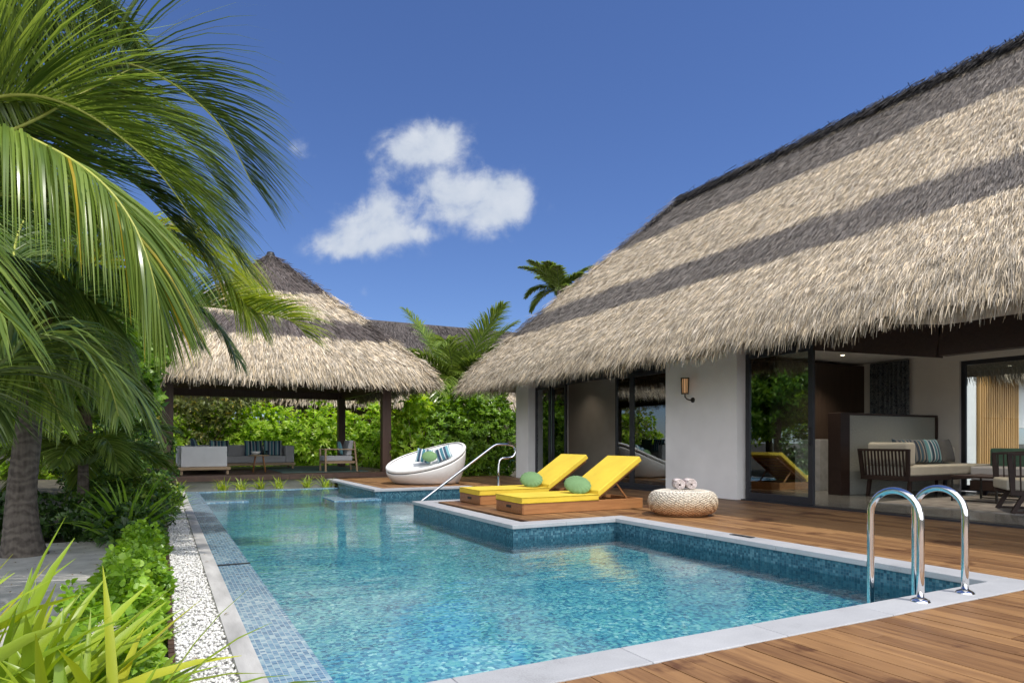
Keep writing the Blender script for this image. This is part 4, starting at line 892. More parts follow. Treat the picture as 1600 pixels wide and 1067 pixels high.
# indoor armchair, seen from behind and side
ac = thing('indoor_armchair', 'dark slatted wooden armchair with pale cushions inside the open doors', 'armchair', (10.75, 4.75, .026), R(38))
W2, D2 = .42, .42
for sx in (-1, 1):
    mb = MB(); mb.bar((sx*W2, -D2+.02, .84), (sx*W2, D2, .80), .06, .035); mb.bar((sx*W2, -D2, .26), (sx*W2, -D2+.03, .84), .05, .06, (1, 0, 0)); mb.bar((sx*W2, D2-.06, .26), (sx*W2, D2-.02, .80), .05, .06, (1, 0, 0)); mb.bar((sx*W2, -D2, .28), (sx*W2, D2-.04, .28), .05, .06)
    for k in range(11):
        y = -D2+.08+k*.068; mb.bar((sx*W2, y, .30), (sx*W2, y+.01, .81), .014, .02, (1, 0, 0))
    mb.build('slatted_side', MT['espresso'], ac, world=False)
    mb = MB(); mb.bar((sx*(W2-.02), -D2+.10, .28), (sx*(W2-.02), -D2-.0, .0), .05, .06, (1, 0, 0)); mb.build('leg', MT['espresso'], ac, world=False)
    mb = MB(); mb.bar((sx*(W2-.02), D2-.2, .28), (sx*(W2-.02), D2-.06, .0), .05, .06, (1, 0, 0)); mb.bar((sx*(W2-.02), -D2, .02), (sx*(W2-.02), D2-.06, .02), .05, .03); mb.build('leg', MT['espresso'], ac, world=False)
mb = MB(); mb.bar((-W2, -D2, .84), (W2, -D2, .84), .06, .035)
for x in (-.2, 0, .2): mb.bar((x, -D2, .28), (x, -D2, .83), .02, .03, (1, 0, 0))
mb.bar((-W2, -D2, .28), (W2, -D2, .28), .06, .05); mb.build('back_frame', MT['espresso'], ac, world=False)
mb = MB(); mb.box(-W2+.04, W2-.04, -D2+.04, D2, .31, .46); mb.build('seat_cushion', MT['cream'], ac, world=False, bevel=.03, seg=3)
mb = MB(); mb.box(-W2+.04, W2-.04, -D2+.04, -D2+.2, .462, .93); mb.build('back_cushion', MT['cream'], ac, world=False, bevel=.04, seg=3)
# ================================================================ FAR HUT
hut = thing('far_hut', 'low distant thatched hut behind the hedge between pavilion and villa', 'house', (9, 31, 0))
def rotated_hut():
    o, *_ = hip_roof('roof', 3.5, 23.0, 29.6, 38.8, 2.95, 7.4, 'x', [MT['thatch_far']], hut, 260, 130, faces='S', Lb=(.25, .5), wd=(.012, .022), hl=(.15, .35))
rotated_hut()
mb = MB(); mb.box(5.5, 21, 31.2, 37, -.2, 3.1); mb.build('wall', MT['darkwood'], hut)
# ================================================================ PLANTS
def frond(ctrl, L, n, W=.03, droop=1.2, ang=(50, 25), prof='palm', seed=0, roll=0, lift=.15, K=6, sides=(1, 1), sag=(1, 1), yel=.0, s0=.12, jit=.06, rr=.018):
    """one palm frond: returns strips of leaflets and the stem path"""
    r = np.random.default_rng(seed); P = bez(ctrl, 10); P = np.array([tuple(p) for p in P])
    seg = np.linalg.norm(np.diff(P, axis=0), axis=1); cum = np.concatenate([[0], np.cumsum(seg)]); tot = cum[-1]
    def at(s):
        x = s*tot; return np.stack([np.interp(x, cum, P[:, i]) for i in range(3)], -1)
    Cs, Ss, Ts = [], [], []
    for sd in (0, 1):
        if not sides[sd]: continue
        s = np.clip(np.linspace(s0, .995, n)+r.normal(0, .3/n, n), 0, 1); p = at(s); tg = nrm(at(np.clip(s+.01, 0, 1))-at(np.clip(s-.01, 0, 1)))
        up = np.tile(np.array([[0, 0, 1.]]), (n, 1)); side = nrm(np.cross(tg, up))*(1 if sd else -1); nu = nrm(np.cross(side, tg)); nu *= np.sign(nu[:, 2:3]+1e-9)
        a = roll*(1 if sd else -1); side2 = side*math.cos(a)+nu*math.sin(a)
        al = np.radians(ang[0]+(ang[1]-ang[0])*s)+r.normal(0, jit, n)
        d0 = nrm(side2*np.sin(al)[:, None]+tg*np.cos(al)[:, None]+nu*(lift+r.normal(0, jit, n))[:, None])
        ln = L*(np.sin(np.clip(s*.80+.17, 0, 1)*math.pi)**.55)*(1+r.normal(0, .06, n)); ln *= sides[sd]
        pts = [p]; d = d0; q = p
        for k in range(1, K):
            g = droop*sag[sd]*((k-.5)/K)**1.1; d = nrm(d0+np.array([[0, 0, -1.]])*g*(1+r.normal(0, .12, n))[:, None]); q = q+d*(ln/(K-1))[:, None]; pts.append(q)
        C = np.stack(pts, 1); T = np.gradient(C, axis=1); nn = np.repeat(nu[:, None, :], K, 1)+r.normal(0, .25, (n, 1, 3)); S = nrm(np.cross(nrm(T), nn))
        pw = np.array([.45, 1, .95, .75, .45, .08]) if K == 6 else np.linspace(1, .1, K)
        S = S*(W/2*pw)[None, :, None]; Cs.append(C); Ss.append(S)
        tt = r.uniform(.1, .8, n); tt = np.where(r.uniform(size=n) < yel, .98, tt); Ts.append(np.stack([tt, s, s], 1))
    return strips(np.concatenate(Cs), np.concatenate(Ss), np.concatenate(Ts)), [tuple(x) for x in P]
def stem_part(P, r0, r1, name, m, parent):
    n = len(P); mb = MB(); mb.tube(P[::2] if n > 20 else P, [r0+(r1-r0)*i/(len(P[::2] if n > 20 else P)-1) for i in range(len(P[::2] if n > 20 else P))], 7); return mb.build(name, m, parent, smooth=True)
def add_frond(parent, ctrl, mt='l_palm', stem='rachis', r0=.022, r1=.004, **k):
    k['n'] = int(k['n']*1.75); k['W'] = k['W']*.62
    (V, F, T), P = frond(ctrl, **k); o = npmesh('frond', V, F, T, MT[mt], parent, smooth=True)
    stem_part(P, r0, r1, 'stem', MT[stem], o) if False else None
    # stem meshes sit under the frond
    n = len(P); mb = MB(); mb.tube(P, [r0+(r1-r0)*i/(n-1) for i in range(n)], 7); me_o = mb.build('stem', MT[stem], None, smooth=True)
    me_o.parent = o; me_o.data.transform(Matrix.Translation(-worldloc(o))); return o
def arc_frond(c, az, L, rise, fall, n=6):
    """control points of a frond leaving crown c at azimuth az, rising then falling"""
    out_ = []
    for i in range(n):
        s = i/(n-1); h = L*(s-.12*s*s); out_.append((c[0]+math.cos(az)*h*.92, c[1]+math.sin(az)*h*.92, c[2]+rise*s-fall*s*s))
    return out_
def trunk(path, r0, r1, parent, flare=1.0, m='bark', rings=True):
    P = bez(path, 14); n = len(P); rs = []
    for i in range(n):
        s = i/(n-1); r_ = r0+(r1-r0)*s; r_ *= 1+(flare-1)*math.exp(-s*7); 
        if rings: r_ *= 1+.012*math.sin(i*2.1)+random.uniform(-.022, .022)
        rs.append(r_)
    mb = MB(); mb.tube(P, rs, 20); return mb.build('trunk', MT[m], parent, smooth=True)
PI = math.pi
# left coconut palm standing in the sand
pa = thing('coconut_palm', 'coconut palm with thick ringed trunk in the sand at left', 'palm tree', (-1.32, 8.75, -.24))
trunk([(-1.32, 8.75, -.26), (-1.34, 8.75, .1), (-1.34, 8.78, .5), (-1.30, 8.82, 1.0), (-1.25, 8.85, 1.6), (-1.2, 8.9, 2.1)], .145, .11, pa, 1.75)
ca = (-1.2, 8.85, 2.0)
mb = MB()
for k in range(12):
    a = k*2.4; mb.tube([(ca[0]+.12*math.cos(a), ca[1]+.12*math.sin(a), 1.2+.05*k), (ca[0]+.22*math.cos(a), ca[1]+.22*math.sin(a), 1.6+.05*k), (ca[0]+.35*math.cos(a), ca[1]+.35*math.sin(a), 2.1+.05*k)], [.07, .05, .02], 6)
mb.build('leaf_bases', MT['bark2'], pa, smooth=True)
PF = lambda l: [tuple(P3(*q)) for q in l]
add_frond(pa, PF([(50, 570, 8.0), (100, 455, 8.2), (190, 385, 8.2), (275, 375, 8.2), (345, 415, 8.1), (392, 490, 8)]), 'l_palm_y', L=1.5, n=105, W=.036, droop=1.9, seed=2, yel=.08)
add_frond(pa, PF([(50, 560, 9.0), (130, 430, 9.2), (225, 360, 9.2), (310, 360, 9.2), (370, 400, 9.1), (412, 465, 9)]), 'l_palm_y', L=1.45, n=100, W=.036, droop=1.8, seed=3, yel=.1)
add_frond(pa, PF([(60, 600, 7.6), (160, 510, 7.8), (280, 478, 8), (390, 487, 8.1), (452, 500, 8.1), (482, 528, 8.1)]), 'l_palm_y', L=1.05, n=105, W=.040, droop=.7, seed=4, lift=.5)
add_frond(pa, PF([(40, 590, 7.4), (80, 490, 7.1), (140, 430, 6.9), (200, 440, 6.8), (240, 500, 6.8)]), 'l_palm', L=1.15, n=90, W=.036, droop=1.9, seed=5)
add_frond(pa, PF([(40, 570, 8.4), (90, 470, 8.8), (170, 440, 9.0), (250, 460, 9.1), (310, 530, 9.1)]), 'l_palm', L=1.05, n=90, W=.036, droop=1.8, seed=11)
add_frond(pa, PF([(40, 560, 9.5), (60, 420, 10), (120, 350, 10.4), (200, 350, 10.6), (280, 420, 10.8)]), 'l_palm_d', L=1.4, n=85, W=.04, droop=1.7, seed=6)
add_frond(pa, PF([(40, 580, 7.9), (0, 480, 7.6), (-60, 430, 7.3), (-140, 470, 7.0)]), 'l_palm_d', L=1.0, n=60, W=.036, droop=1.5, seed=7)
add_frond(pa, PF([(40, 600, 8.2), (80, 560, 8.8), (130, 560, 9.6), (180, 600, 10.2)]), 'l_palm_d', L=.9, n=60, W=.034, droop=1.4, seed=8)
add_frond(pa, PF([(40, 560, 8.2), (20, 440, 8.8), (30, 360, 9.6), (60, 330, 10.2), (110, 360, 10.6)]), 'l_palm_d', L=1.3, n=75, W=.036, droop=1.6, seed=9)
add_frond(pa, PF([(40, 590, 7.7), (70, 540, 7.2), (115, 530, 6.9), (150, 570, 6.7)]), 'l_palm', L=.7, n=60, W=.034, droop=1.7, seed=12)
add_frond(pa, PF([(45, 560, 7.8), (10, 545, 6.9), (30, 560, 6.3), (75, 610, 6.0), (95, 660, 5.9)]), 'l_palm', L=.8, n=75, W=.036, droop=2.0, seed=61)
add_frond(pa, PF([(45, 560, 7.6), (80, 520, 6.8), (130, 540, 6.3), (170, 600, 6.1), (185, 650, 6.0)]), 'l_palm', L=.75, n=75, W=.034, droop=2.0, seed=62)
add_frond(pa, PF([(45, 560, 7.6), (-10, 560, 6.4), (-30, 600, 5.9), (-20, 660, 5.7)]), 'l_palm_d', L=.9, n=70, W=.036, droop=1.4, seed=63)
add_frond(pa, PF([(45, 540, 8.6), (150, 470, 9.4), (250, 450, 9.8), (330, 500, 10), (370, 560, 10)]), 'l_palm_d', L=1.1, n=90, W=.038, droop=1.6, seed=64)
# near palm whose trunk stands outside the frame
pb = thing('coconut_palm', 'leaning palm whose long fronds reach in over the pool from the upper left', 'palm tree', (-3.3, 4.4, -.24))
trunk([(-3.3, 4.4, -.26), (-3.25, 4.45, .8), (-3.1, 4.5, 1.8), (-2.75, 4.6, 2.5)], .2, .13, pb, 1.4)
add_frond(pb, PF([(-260, 330, 4.9), (-120, 215, 4.8), (0, 205, 4.6), (80, 232, 4.5), (155, 282, 4.4), (205, 345, 4.35), (235, 420, 4.3), (252, 500, 4.3)]), 'l_palm', L=1.25, n=135, W=.030, droop=2.1, sag=(.55, 2.2), seed=20, lift=.1, yel=.04, jit=.035, ang=(58, 20), roll=.2, s0=.2, r0=.018)
add_frond(pb, PF([(-260, 330, 5.2), (-60, 250, 5.4), (60, 180, 5.6), (110, 133, 5.7), (165, 105, 5.8), (215, 104, 5.9), (290, 145, 6.0), (350, 205, 6.05), (395, 290, 6.1)]), 'l_palm_d', L=1.5, n=140, W=.030, droop=.75, sag=(.6, 1.3), seed=21, lift=.35, jit=.05, ang=(55, 16), roll=.35)
add_frond(pb, PF([(-260, 320, 5.0), (-120, 200, 5.1), (10, 150, 5.2), (120, 170, 5.3), (230, 250, 5.4), (300, 340, 5.5)]), 'l_palm', L=1.4, n=130, W=.030, droop=.8, seed=22, lift=.3, roll=.3, ang=(52, 16))
add_frond(pb, PF([(-260, 330, 4.9), (-150, 100, 5.2), (-40, 0, 5.4), (60, -40, 5.6), (150, 0, 5.8), (205, 50, 6)]), 'l_palm_d', L=.9, n=90, W=.034, droop=1.2, seed=23)
add_frond(pb, PF([(-200, 290, 5.3), (-60, 235, 5.3), (50, 190, 5.4), (130, 145, 5.6), (205, 108, 5.8)]), 'l_palm', L=1.1, n=95, W=.034, droop=-.1, seed=24, lift=.6, roll=1.15, ang=(82, 60), s0=.1)
add_frond(pb, PF([(-240, 350, 5.0), (-100, 300, 5.6), (40, 290, 6.2), (160, 340, 6.6), (260, 440, 6.8)]), 'l_palm_d', L=1.0, n=80, W=.036, droop=1.3, seed=25)
add_frond(pb, PF([(-240, 500, 4.4), (-100, 600, 4.2), (0, 566, 4.0), (48, 525, 4.0), (120, 540, 4.05), (190, 590, 4.1), (235, 660, 4.15)]), 'l_palm_d', L=.75, n=70, W=.036, droop=1.5, seed=26, s0=.3, stem='rachis_dark')
add_frond(pb, PF([(-240, 350, 5.0), (-100, 380, 5.6), (0, 420, 6.0), (80, 480, 6.2), (140, 570, 6.3)]), 'l_palm_d', L=.95, n=80, W=.036, droop=1.3, seed=27)
add_frond(pb, PF([(-240, 330, 5.2), (-100, 210, 5.8), (60, 190, 6.4), (190, 220, 6.8), (300, 300, 7.0), (360, 390, 7.1)]), 'l_palm_d', L=1.45, n=120, W=.032, droop=.9, seed=28, lift=.3, ang=(52, 18))
add_frond(pb, PF([(-240, 340, 5.0), (-80, 300, 5.3), (80, 320, 5.6), (180, 375, 5.8), (250, 460, 5.9)]), 'l_palm', L=1.15, n=110, W=.032, droop=1.1, seed=29, lift=.2, ang=(52, 18))
add_frond(pb, PF([(-240, 330, 6.2), (-100, 220, 6.6), (60, 150, 7.0), (180, 150, 7.3), (280, 210, 7.5), (350, 300, 7.6)]), 'l_palm_d', L=1.5, n=100, W=.04, droop=.8, seed=51, lift=.35, ang=(55, 18))
add_frond(pb, PF([(-240, 350, 6.2), (-80, 260, 6.6), (80, 240, 7.0), (200, 280, 7.3), (290, 370, 7.5)]), 'l_palm_d', L=1.5, n=100, W=.04, droop=.9, seed=52, lift=.3, ang=(55, 20))
add_frond(pb, PF([(-240, 360, 6.2), (-120, 140, 6.4), (0, 60, 6.6), (110, 40, 6.8), (200, 80, 7.0)]), 'l_palm_d', L=1.3, n=100, W=.04, droop=.9, seed=53, lift=.3, ang=(60, 22))
add_frond(pb, PF([(-200, 470, 5.9), (-80, 480, 5.9), (0, 500, 5.9), (70, 540, 5.9), (110, 600, 5.9)]), 'l_palm', L=.95, n=80, W=.036, droop=2.2, seed=54)
add_frond(pb, PF([(-200, 420, 6.5), (-60, 400, 6.5), (60, 420, 6.6), (150, 480, 6.7), (190, 550, 6.7)]), 'l_palm', L=1.05, n=90, W=.038, droop=2.0, seed=55)
for k in range(7):
    add_frond(pb, arc_frond((-2.75, 4.6, 2.5), 2.0+k*.62, 3.2, 1.6, 2.6), 'l_palm', L=.95, n=55, W=.036, droop=1.3, seed=40+k)
# small palms behind
def palm(name, label, base, h, nf, L, mt, seed, ll, r0=.12, rise=(1.2, 2.2), fall=(1.5, 3), lean=(0, 0), W=.045, n=62, group=None):
    rnd = random.Random(seed); t = thing(name, label, 'palm tree', base, 0, group); c = (base[0]+lean[0], base[1]+lean[1], base[2]+h)
    trunk([base, (base[0]+lean[0]*.4, base[1]+lean[1]*.4, base[2]+h*.5), c], r0, r0*.7, t, 1.3)
    for k in range(nf):
        az = k*2.399+rnd.uniform(-.2, .2); add_frond(t, arc_frond((c[0], c[1], c[2]-.05), az, L*rnd.uniform(.8, 1.1), rnd.uniform(*rise), rnd.uniform(*fall)), mt, 'rachis_dark', L=ll, n=n, W=W, droop=1.0, seed=seed*50+k, lift=.3, r0=.03)
    return t
b = P3(712, 690, 25); palm('coconut_palm', 'young palm with upswept fronds rising between the far hut and the villa', (b.x, b.y, -.25), 3.2, 24, 3.3, 'l_palm', 5, 1.1, rise=(2.2, 4.4), fall=(1.1, 3.2), W=.07)
b = P3(874, 690, 34); palm('coconut_palm', 'distant palm crown showing above the villa roof edge', (b.x, b.y, -.25), 9.0, 15, 2.3, 'l_palm', 6, .7, .16, rise=(.3, 2.6), fall=(.5, 1.8), W=.10)
palm('young_palm', 'young palm with brown fibrous base beside the coconut trunk at left', (-1.0, 11.2, -.25), .95, 12, 1.7, 'l_palm', 7, .55, .09, rise=(1.0, 1.7), fall=(.9, 1.8), W=.035)
# leafy masses
def blob(n, c, rad, L, W, r, upb=.4, gap=.0, whorl=0, flat_=False):
    """leaf set on an ellipsoidal clump"""
    c = np.array(c); rad = np.array(rad); d = nrm(r.normal(size=(n, 3))); rr = r.uniform(.55, 1.0, n)**.6
    bumpy = 1+.16*np.sin(d[:, 0]*7+c[0])*np.sin(d[:, 1]*6+c[1]*2)+.12*np.sin(d[:, 2]*11+c[0]*3)
    p = c+d*rad*(rr*bumpy)[:, None]
    if gap:
        g = np.sin(p[:, 0]*5.1+c[1])*np.sin(p[:, 1]*4.3+2)*np.sin(p[:, 2]*5.7+c[0]); k = g > -gap; p, d = p[k], d[k]
    n = len(p); tint = r.uniform(size=n)
    if whorl:
        p = np.repeat(p, whorl, 0); ax = nrm(np.repeat(d, whorl, 0)+np.array([[0, 0, upb]])); q = nrm(r.normal(size=p.shape)); q = nrm(q-ax*(q*ax).sum(1, keepdims=True)); dd = nrm(q+ax*r.uniform(.3, 1.0, len(p))[:, None]); tint = np.clip(np.repeat(tint, whorl)+r.normal(0, .12, len(p)), 0, 1)
        return leaves(p, dd, r.uniform(*L, len(p)), r.uniform(*W, len(p)), np.stack([tint, tint, tint], 1), nref=ax)
    dd = nrm(d+r.normal(0, .7, (n, 3))+np.array([[0, 0, upb]])); return leaves(p, dd, r.uniform(*L, n), r.uniform(*W, n), np.stack([tint, tint, tint], 1))
def plant(name, label, cat, blobs, m, L, W, seed, loc, stems=0, upb=.4, gap=.25, whorl=0, group=None, kind=None, part='foliage'):
    r = np.random.default_rng(seed); t = thing(name, label, cat, loc, 0, group)
    V, F, T = join([blob(n, c, rad, L, W, r, upb, gap, whorl) for (c, rad, n) in blobs]); npmesh(part, V, F, T, MT[m], t)
    if stems:
        mb = MB(); rnd = random.Random(seed)
        for (c, rad, n) in blobs:
            for k in range(stems):
                e = (c[0]+rnd.uniform(-.5, .5)*rad[0], c[1]+rnd.uniform(-.5, .5)*rad[1], c[2]+rnd.uniform(0, .6)*rad[2]); a = (c[0]+(loc[0]-c[0])*.3+rnd.uniform(-.1, .1), c[1]+(loc[1]-c[1])*.3, loc[2])
                mb.tube([a, ((a[0]+e[0])/2+rnd.uniform(-.1, .1), (a[1]+e[1])/2, (a[2]+e[2])/2), e], [.03, .022, .008], 6)
        mb.build('stems', MT['twig'], t, smooth=True)
    return t
def tree(label, base, h, cr, m, seed, n=9000, L=(.14, .26), W=(.06, .11), group='broadleaf trees behind the left planting'):
    rnd = random.Random(seed); r = np.random.default_rng(seed); t = thing('broadleaf_tree', label, 'tree', base, 0, group)
    top = (base[0], base[1], base[2]+h*.55); mb = MB(); mb.tube([base, (base[0]+.1, base[1], base[2]+h*.3), top], [.16, .13, .10], 10); bl = []
    for k in range(9):
        a = k*2.4; q = rnd.uniform(.3, .8); c = (base[0]+math.cos(a)*cr*q, base[1]+math.sin(a)*cr*q, base[2]+h*rnd.uniform(.45, .9)); bl.append((c, (cr*.5, cr*.5, h*.2), n//9))
        mb.tube([(top[0], top[1], top[2]-.4), ((c[0]+top[0])/2, (c[1]+top[1])/2, (c[2]+top[2])/2), c], [.08, .05, .015], 6)
    mb.build('trunk', MT['twig'], t, smooth=True); V, F, T = join([blob(nn, c, rad, L, W, r, .2, .35, 4) for (c, rad, nn) in [(a_, b_, c_//3) for a_, b_, c_ in bl]]); npmesh('crown', V, F, T, MT[m], t); return t
# hedges behind the pavilion
hb = []
for i in range(22):
    x = -4.5+i*.72; hb.append(((x, 27.5+.5*math.sin(i*1.7), .8), (.78, .9, 1.55+.22*math.sin(i*2.3)), 560))
plant('hedge', 'bright green leafy hedge running behind the pavilion', 'hedge', hb, 'l_hedge', (.14, .26), (.05, .09), 1, (3.5, 26.4, -.25), 3, whorl=7, gap=.6)
hb = [((-3.6+i*.8, 27.0, 1.55), (.85, .7, 1.75), 420) for i in range(8)]
plant('olive_shrub', 'loose olive and yellow shrubs behind the left pavilion post', 'shrub', hb, 'l_olive', (.08, .16), (.03, .06), 2, (-1, 25.4, -.25), 3, whorl=6, gap=.5)
hb = [((6.6+.15*i, 18.6+.35*i, .85), (.7, .6, 1.5+.1*math.sin(i*2)), 340) for i in range(0, 8)]
plant('hedge', 'sunlit green hedge between the daybed and the pavilion post', 'hedge', hb, 'l_hedge', (.12, .22), (.04, .075), 3, (7.2, 19.6, -.25), 3, whorl=7, gap=.6)
hb = [((7.05+.42*i, 17.75+.05*i, .95), (.42, .42, 1.4+.06*math.sin(i*3)), 520) for i in range(0, 6)]
plant('hedge', 'tall darker hedge between the daybed and the villa corner', 'hedge', hb, 'l_mid', (.10, .20), (.04, .07), 4, (8.1, 17.8, -.25), 3, whorl=6, gap=.5)
# left side greenery, front to back
tree('dark leafed tree just left of the pavilion behind the palm', (-1.5, 16.3, -.25), 4.6, 1.5, 'l_mid', 61, n=12000)
tree('tall dark tree behind the coconut palm crown', (-3.6, 14.6, -.25), 6.6, 2.6, 'l_mid', 62, n=16000)
tree('mid green tree at the left picture edge beyond the trunk', (-4.6, 11.0, -.25), 3.6, 1.8, 'l_mid', 63)
tree('yellow green leafy tree glimpsed left of the coconut trunk', (-5.6, 14.2, -.25), 3.4, 1.8, 'l_hedge', 64)
tree('leafy tree beside the sand path outside the left edge', (-5.2, 6.4, -.25), 4.2, 1.9, 'l_mid', 65)
tree('far tree filling the gap behind the dark tree', (-4.2, 19.0, -.25), 4.2, 2.4, 'l_hedge', 66)
tree('olive green tree behind the pavilion at its left', (1.4, 29.6, -.25), 4.6, 3.2, 'l_olive', 67, n=14000)
tree('green tree behind the hedge between pavilion roof and villa', (10.2, 24.0, -.25), 3.3, 1.9, 'l_mid', 68)
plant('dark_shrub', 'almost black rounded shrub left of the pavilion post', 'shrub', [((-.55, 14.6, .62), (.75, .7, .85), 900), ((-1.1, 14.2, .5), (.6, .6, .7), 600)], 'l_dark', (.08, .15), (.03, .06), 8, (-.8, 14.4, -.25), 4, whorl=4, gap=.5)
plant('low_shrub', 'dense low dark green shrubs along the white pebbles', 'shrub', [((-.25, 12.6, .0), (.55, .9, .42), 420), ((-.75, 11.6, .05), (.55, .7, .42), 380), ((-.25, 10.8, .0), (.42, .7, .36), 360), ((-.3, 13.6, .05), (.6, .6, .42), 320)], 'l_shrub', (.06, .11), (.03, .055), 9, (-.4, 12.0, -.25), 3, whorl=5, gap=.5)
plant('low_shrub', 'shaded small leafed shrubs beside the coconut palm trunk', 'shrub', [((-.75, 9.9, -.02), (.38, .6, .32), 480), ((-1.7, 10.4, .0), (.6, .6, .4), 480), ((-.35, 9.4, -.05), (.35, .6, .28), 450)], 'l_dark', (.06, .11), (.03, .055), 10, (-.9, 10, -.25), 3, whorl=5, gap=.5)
def cover():
    r = np.random.default_rng(21); n = 2700; y = r.uniform(2.6, 9.6, n); lim = np.interp(y, [2.6, 4, 6, 8, 9.6], [-.75, -.62, -.5, -.45, -.4]); rgt = .02+.06*np.sin(y*4.1)*np.sin(y*1.7+1); x = lim+(rgt-lim)*r.uniform(0, 1, n)**.8
    hgt = .17+.11*np.sin(x*9)*np.sin(y*3.1)+.07*np.sin(y*7.7+x*5); edge = np.clip((rgt+.06-x)/.18, .25, 1)*np.clip((x-lim)/.12, .3, 1); z = -.23+hgt*edge*r.uniform(.3, 1.35, n)
    patch = .5+.5*np.sin(x*7+y*2.3)*np.sin(y*1.9+.7); k = 5; p = np.repeat(np.stack([x, y, z], 1), k, 0)+r.normal(0, .012, (n*k, 3)); ax = nrm(r.normal(0, .5, p.shape)+np.array([[0, 0, 1.]])); q = nrm(r.normal(size=p.shape)*np.array([1, 1, .5])); d = nrm(q+ax*r.uniform(-.1, 1.0, len(p))[:, None])
    t = np.clip(np.repeat(.25*r.uniform(size=n)+.65*patch, k)+r.normal(0, .14, n*k), 0, 1); sc = np.repeat(.75+.45*r.uniform(size=n), k)
    V, F, T = leaves(p, d, r.uniform(.04, .078, n*k)*sc, r.uniform(.030, .052, n*k)*sc, np.stack([t]*3, 1), nref=ax, bend=.12, rnd_=True)
    return tag(npmesh('ground_cover', V, F, T, MT['l_cover'], smooth=False), kind='stuff')
cover()
def strap(name, label, loc, n, L, W, m, seed, spread=.8, group=None, cat='plant', fallen=.0, aim=None, K=7, bendr=(.2, 1.1)):
    r = np.random.default_rng(seed); az = r.uniform(0, 2*PI, n) if aim is None else r.normal(aim, 1.0, n); el = r.uniform(.5, 1.5, n); ln = r.uniform(*L, n); bd = r.uniform(*bendr, n)
    p = np.array(loc)+np.stack([r.normal(0, .05, n), r.normal(0, .05, n), np.zeros(n)], 1); h = np.stack([np.cos(az), np.sin(az), np.zeros(n)], 1); pts = [p]; q = p
    for k in range(1, K):
        e = el-bd*(k/K)**1.6; d = h*np.cos(e)[:, None]*spread+np.array([[0, 0, 1.]])*np.sin(e)[:, None]; q = q+nrm(d)*(ln/(K-1))[:, None]; pts.append(q)
    C = np.stack(pts, 1); S = np.stack([-h[:, 1], h[:, 0], np.zeros(n)], 1)+r.normal(0, .35, (n, 3)); S = nrm(S)[:, None, :]*(r.uniform(*W, n)[:, None, None]/2*np.array([.75, 1, 1, .95, .8, .5, .04])[None, :, None])
    # shallow V fold: two strips per blade
    up = np.cross(nrm(np.gradient(C, axis=1)), nrm(S)); up = nrm(up)*np.linalg.norm(S, axis=2, keepdims=True)*.35; up *= np.sign(up[..., 2:3]+1e-9)
    tt = np.clip(r.uniform(.1, .95, n), 0, 1); T3 = np.stack([tt]*3, 1)
    V = np.stack([C-S+up, C, C+S+up], 2).reshape(n*K*3, 3); b = ((np.arange(n)*K*3)[:, None]+(np.arange(K-1)*3)[None, :]).ravel()
    F = np.concatenate([np.stack([b, b+1, b+4, b+3], 1), np.stack([b+1, b+2, b+5, b+4], 1)]); T = np.repeat(T3, K*3, 0)
    o = npmesh(name, V, F, T, MT[m], smooth=True); recenter(o, loc); return tag(o, label, cat, group)
strap('spider_lily', 'yellow green strap leaved lily at the lower left corner, closest to the frame edge', (-.95, 3.05, -.24), 48, (.6, 1.05), (.042, .070), 'l_lily', 31, 1.05, 'strap leaved lilies in the foreground', aim=.6)
strap('spider_lily', 'large yellow green strap leaved lily in front of the ground cover', (-.52, 3.0, -.24), 60, (.55, 1.0), (.042, .074), 'l_lily', 32, 1.05, 'strap leaved lilies in the foreground', aim=.5)
strap('spider_lily', 'strap leaved lily leaning its blades over the white pebbles', (-.22, 2.75, -.24), 40, (.45, .85), (.032, .055), 'l_lily', 33, 1.0, 'strap leaved lilies in the foreground')
strap('dark_strap_plant', 'dark green arching strap leaved plant among the low shrubs', (-.38, 9.3, -.22), 44, (.6, 1.0), (.04, .06), 'l_mid', 34, 1.0)
strap('dark_strap_plant', 'dark upright strap leaved plant before the pavilion shrubs', (-.15, 11.4, -.22), 40, (.5, .8), (.03, .05), 'l_mid', 35, 1.0)
fp = P3(165, 992, 2.95); ft = thing('spider_flower', 'spidery white flower head among the foreground lily leaves', 'flower', tuple(fp-Vector((0, 0, .25)))); fl = MB(); rnd = random.Random(4)
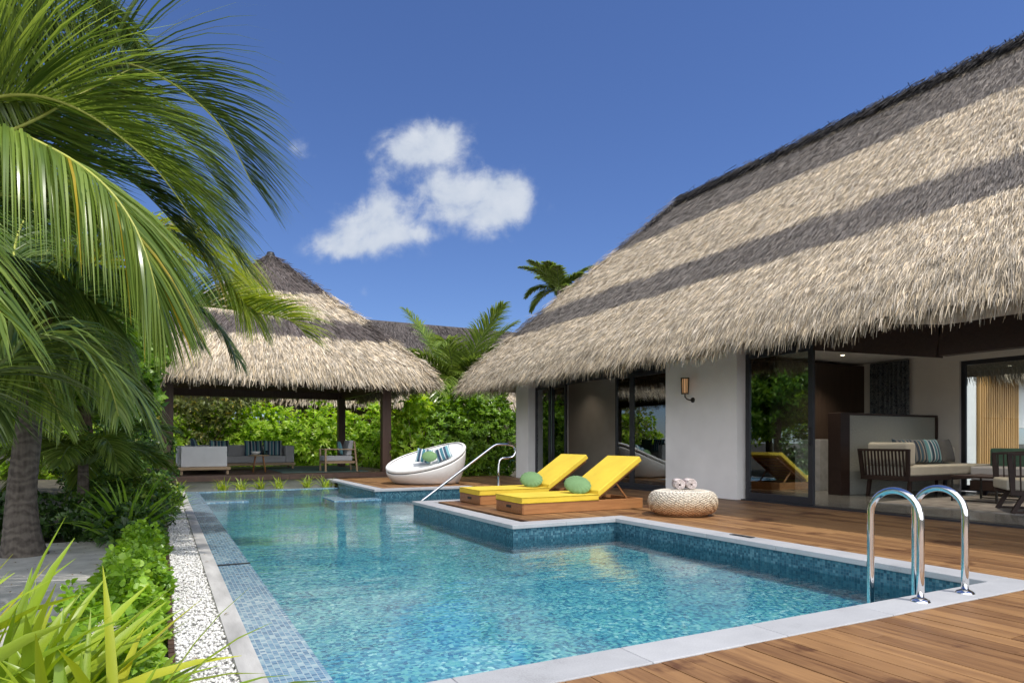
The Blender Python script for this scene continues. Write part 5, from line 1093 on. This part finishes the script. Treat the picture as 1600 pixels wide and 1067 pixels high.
for k in range(70):
    a = rnd.uniform(0, 6.28); e = rnd.uniform(-.1, 1.4); L_ = rnd.uniform(.05, .10); d = Vector((math.cos(a)*math.cos(e), math.sin(a)*math.cos(e), math.sin(e))); p = fp+d*L_*.6; q = fp+d*L_+Vector((0, 0, -.02)); fl.tube([fp, p, q, q+d*.01+Vector((0, 0, -.025))], [.0018, .0016, .0013, .0008], 4)
fl.build('petals', MT['flower'], ft, smooth=True)
mb = MB(); mb.tube([fp, fp+Vector((0, .01, -.25))], .006, 6); mb.build('stalk', MT['rachis_dark'], ft, smooth=True)
def litter():
    r = np.random.default_rng(9); n = 260; x = r.uniform(-3, -.5, n); y = r.uniform(3.5, 9.5, n); x[:26] = r.uniform(.14, .44, 26); y[:26] = r.uniform(2.5, 12, 26); z = np.full(n, -.205); z[:26] = -.150
    a = r.uniform(0, 6.28, n); d = np.stack([np.cos(a), np.sin(a), r.uniform(-.02, .12, n)], 1); t = r.uniform(size=n)
    V, F, T = leaves(np.stack([x, y, z], 1), d, r.uniform(.02, .05, n), r.uniform(.010, .022, n), np.stack([t]*3, 1), nref=np.tile([[0, 0, 1.]], (n, 1)))
    return tag(npmesh('leaf_litter', V, F, T, MT['litter']), kind='stuff')
MT['litter'] = leafmat('dry_leaf', (.10, .06, .03), (.30, .19, .08), .1, .7, (.40, .33, .08)); litter()
sp = [(1.3, 17.75), (.35, 17.5), (1.75, 17.8), (2.2, 17.85), (2.65, 17.8), (3.35, 17.9), (3.82, 17.75)]
lb = ['clump at the pool far left corner', 'clump left of the first one by the dark shrub', 'first clump of the central row at the far pool edge', 'middle clump of the central row at the far pool edge', 'last clump of the central row at the far pool edge', 'lone clump between the central row and the deck corner', 'clump right beside the far deck corner']
for i, (x, y) in enumerate(sp):
    strap('spider_plant', 'small yellow green spiky plant, '+lb[i], (x, y, -.2), 34, (.22, .42), (.018, .03), 'l_lily', 80+i, 1.0, 'spiky plants at the far pool edge', bendr=(.4, 1.3))
strap('grass_tuft', 'bright grassy tuft at the end of the white pebble strip', (.2, 13.9, -.22), 120, (.25, .45), (.014, .022), 'l_hedge', 95, .6)
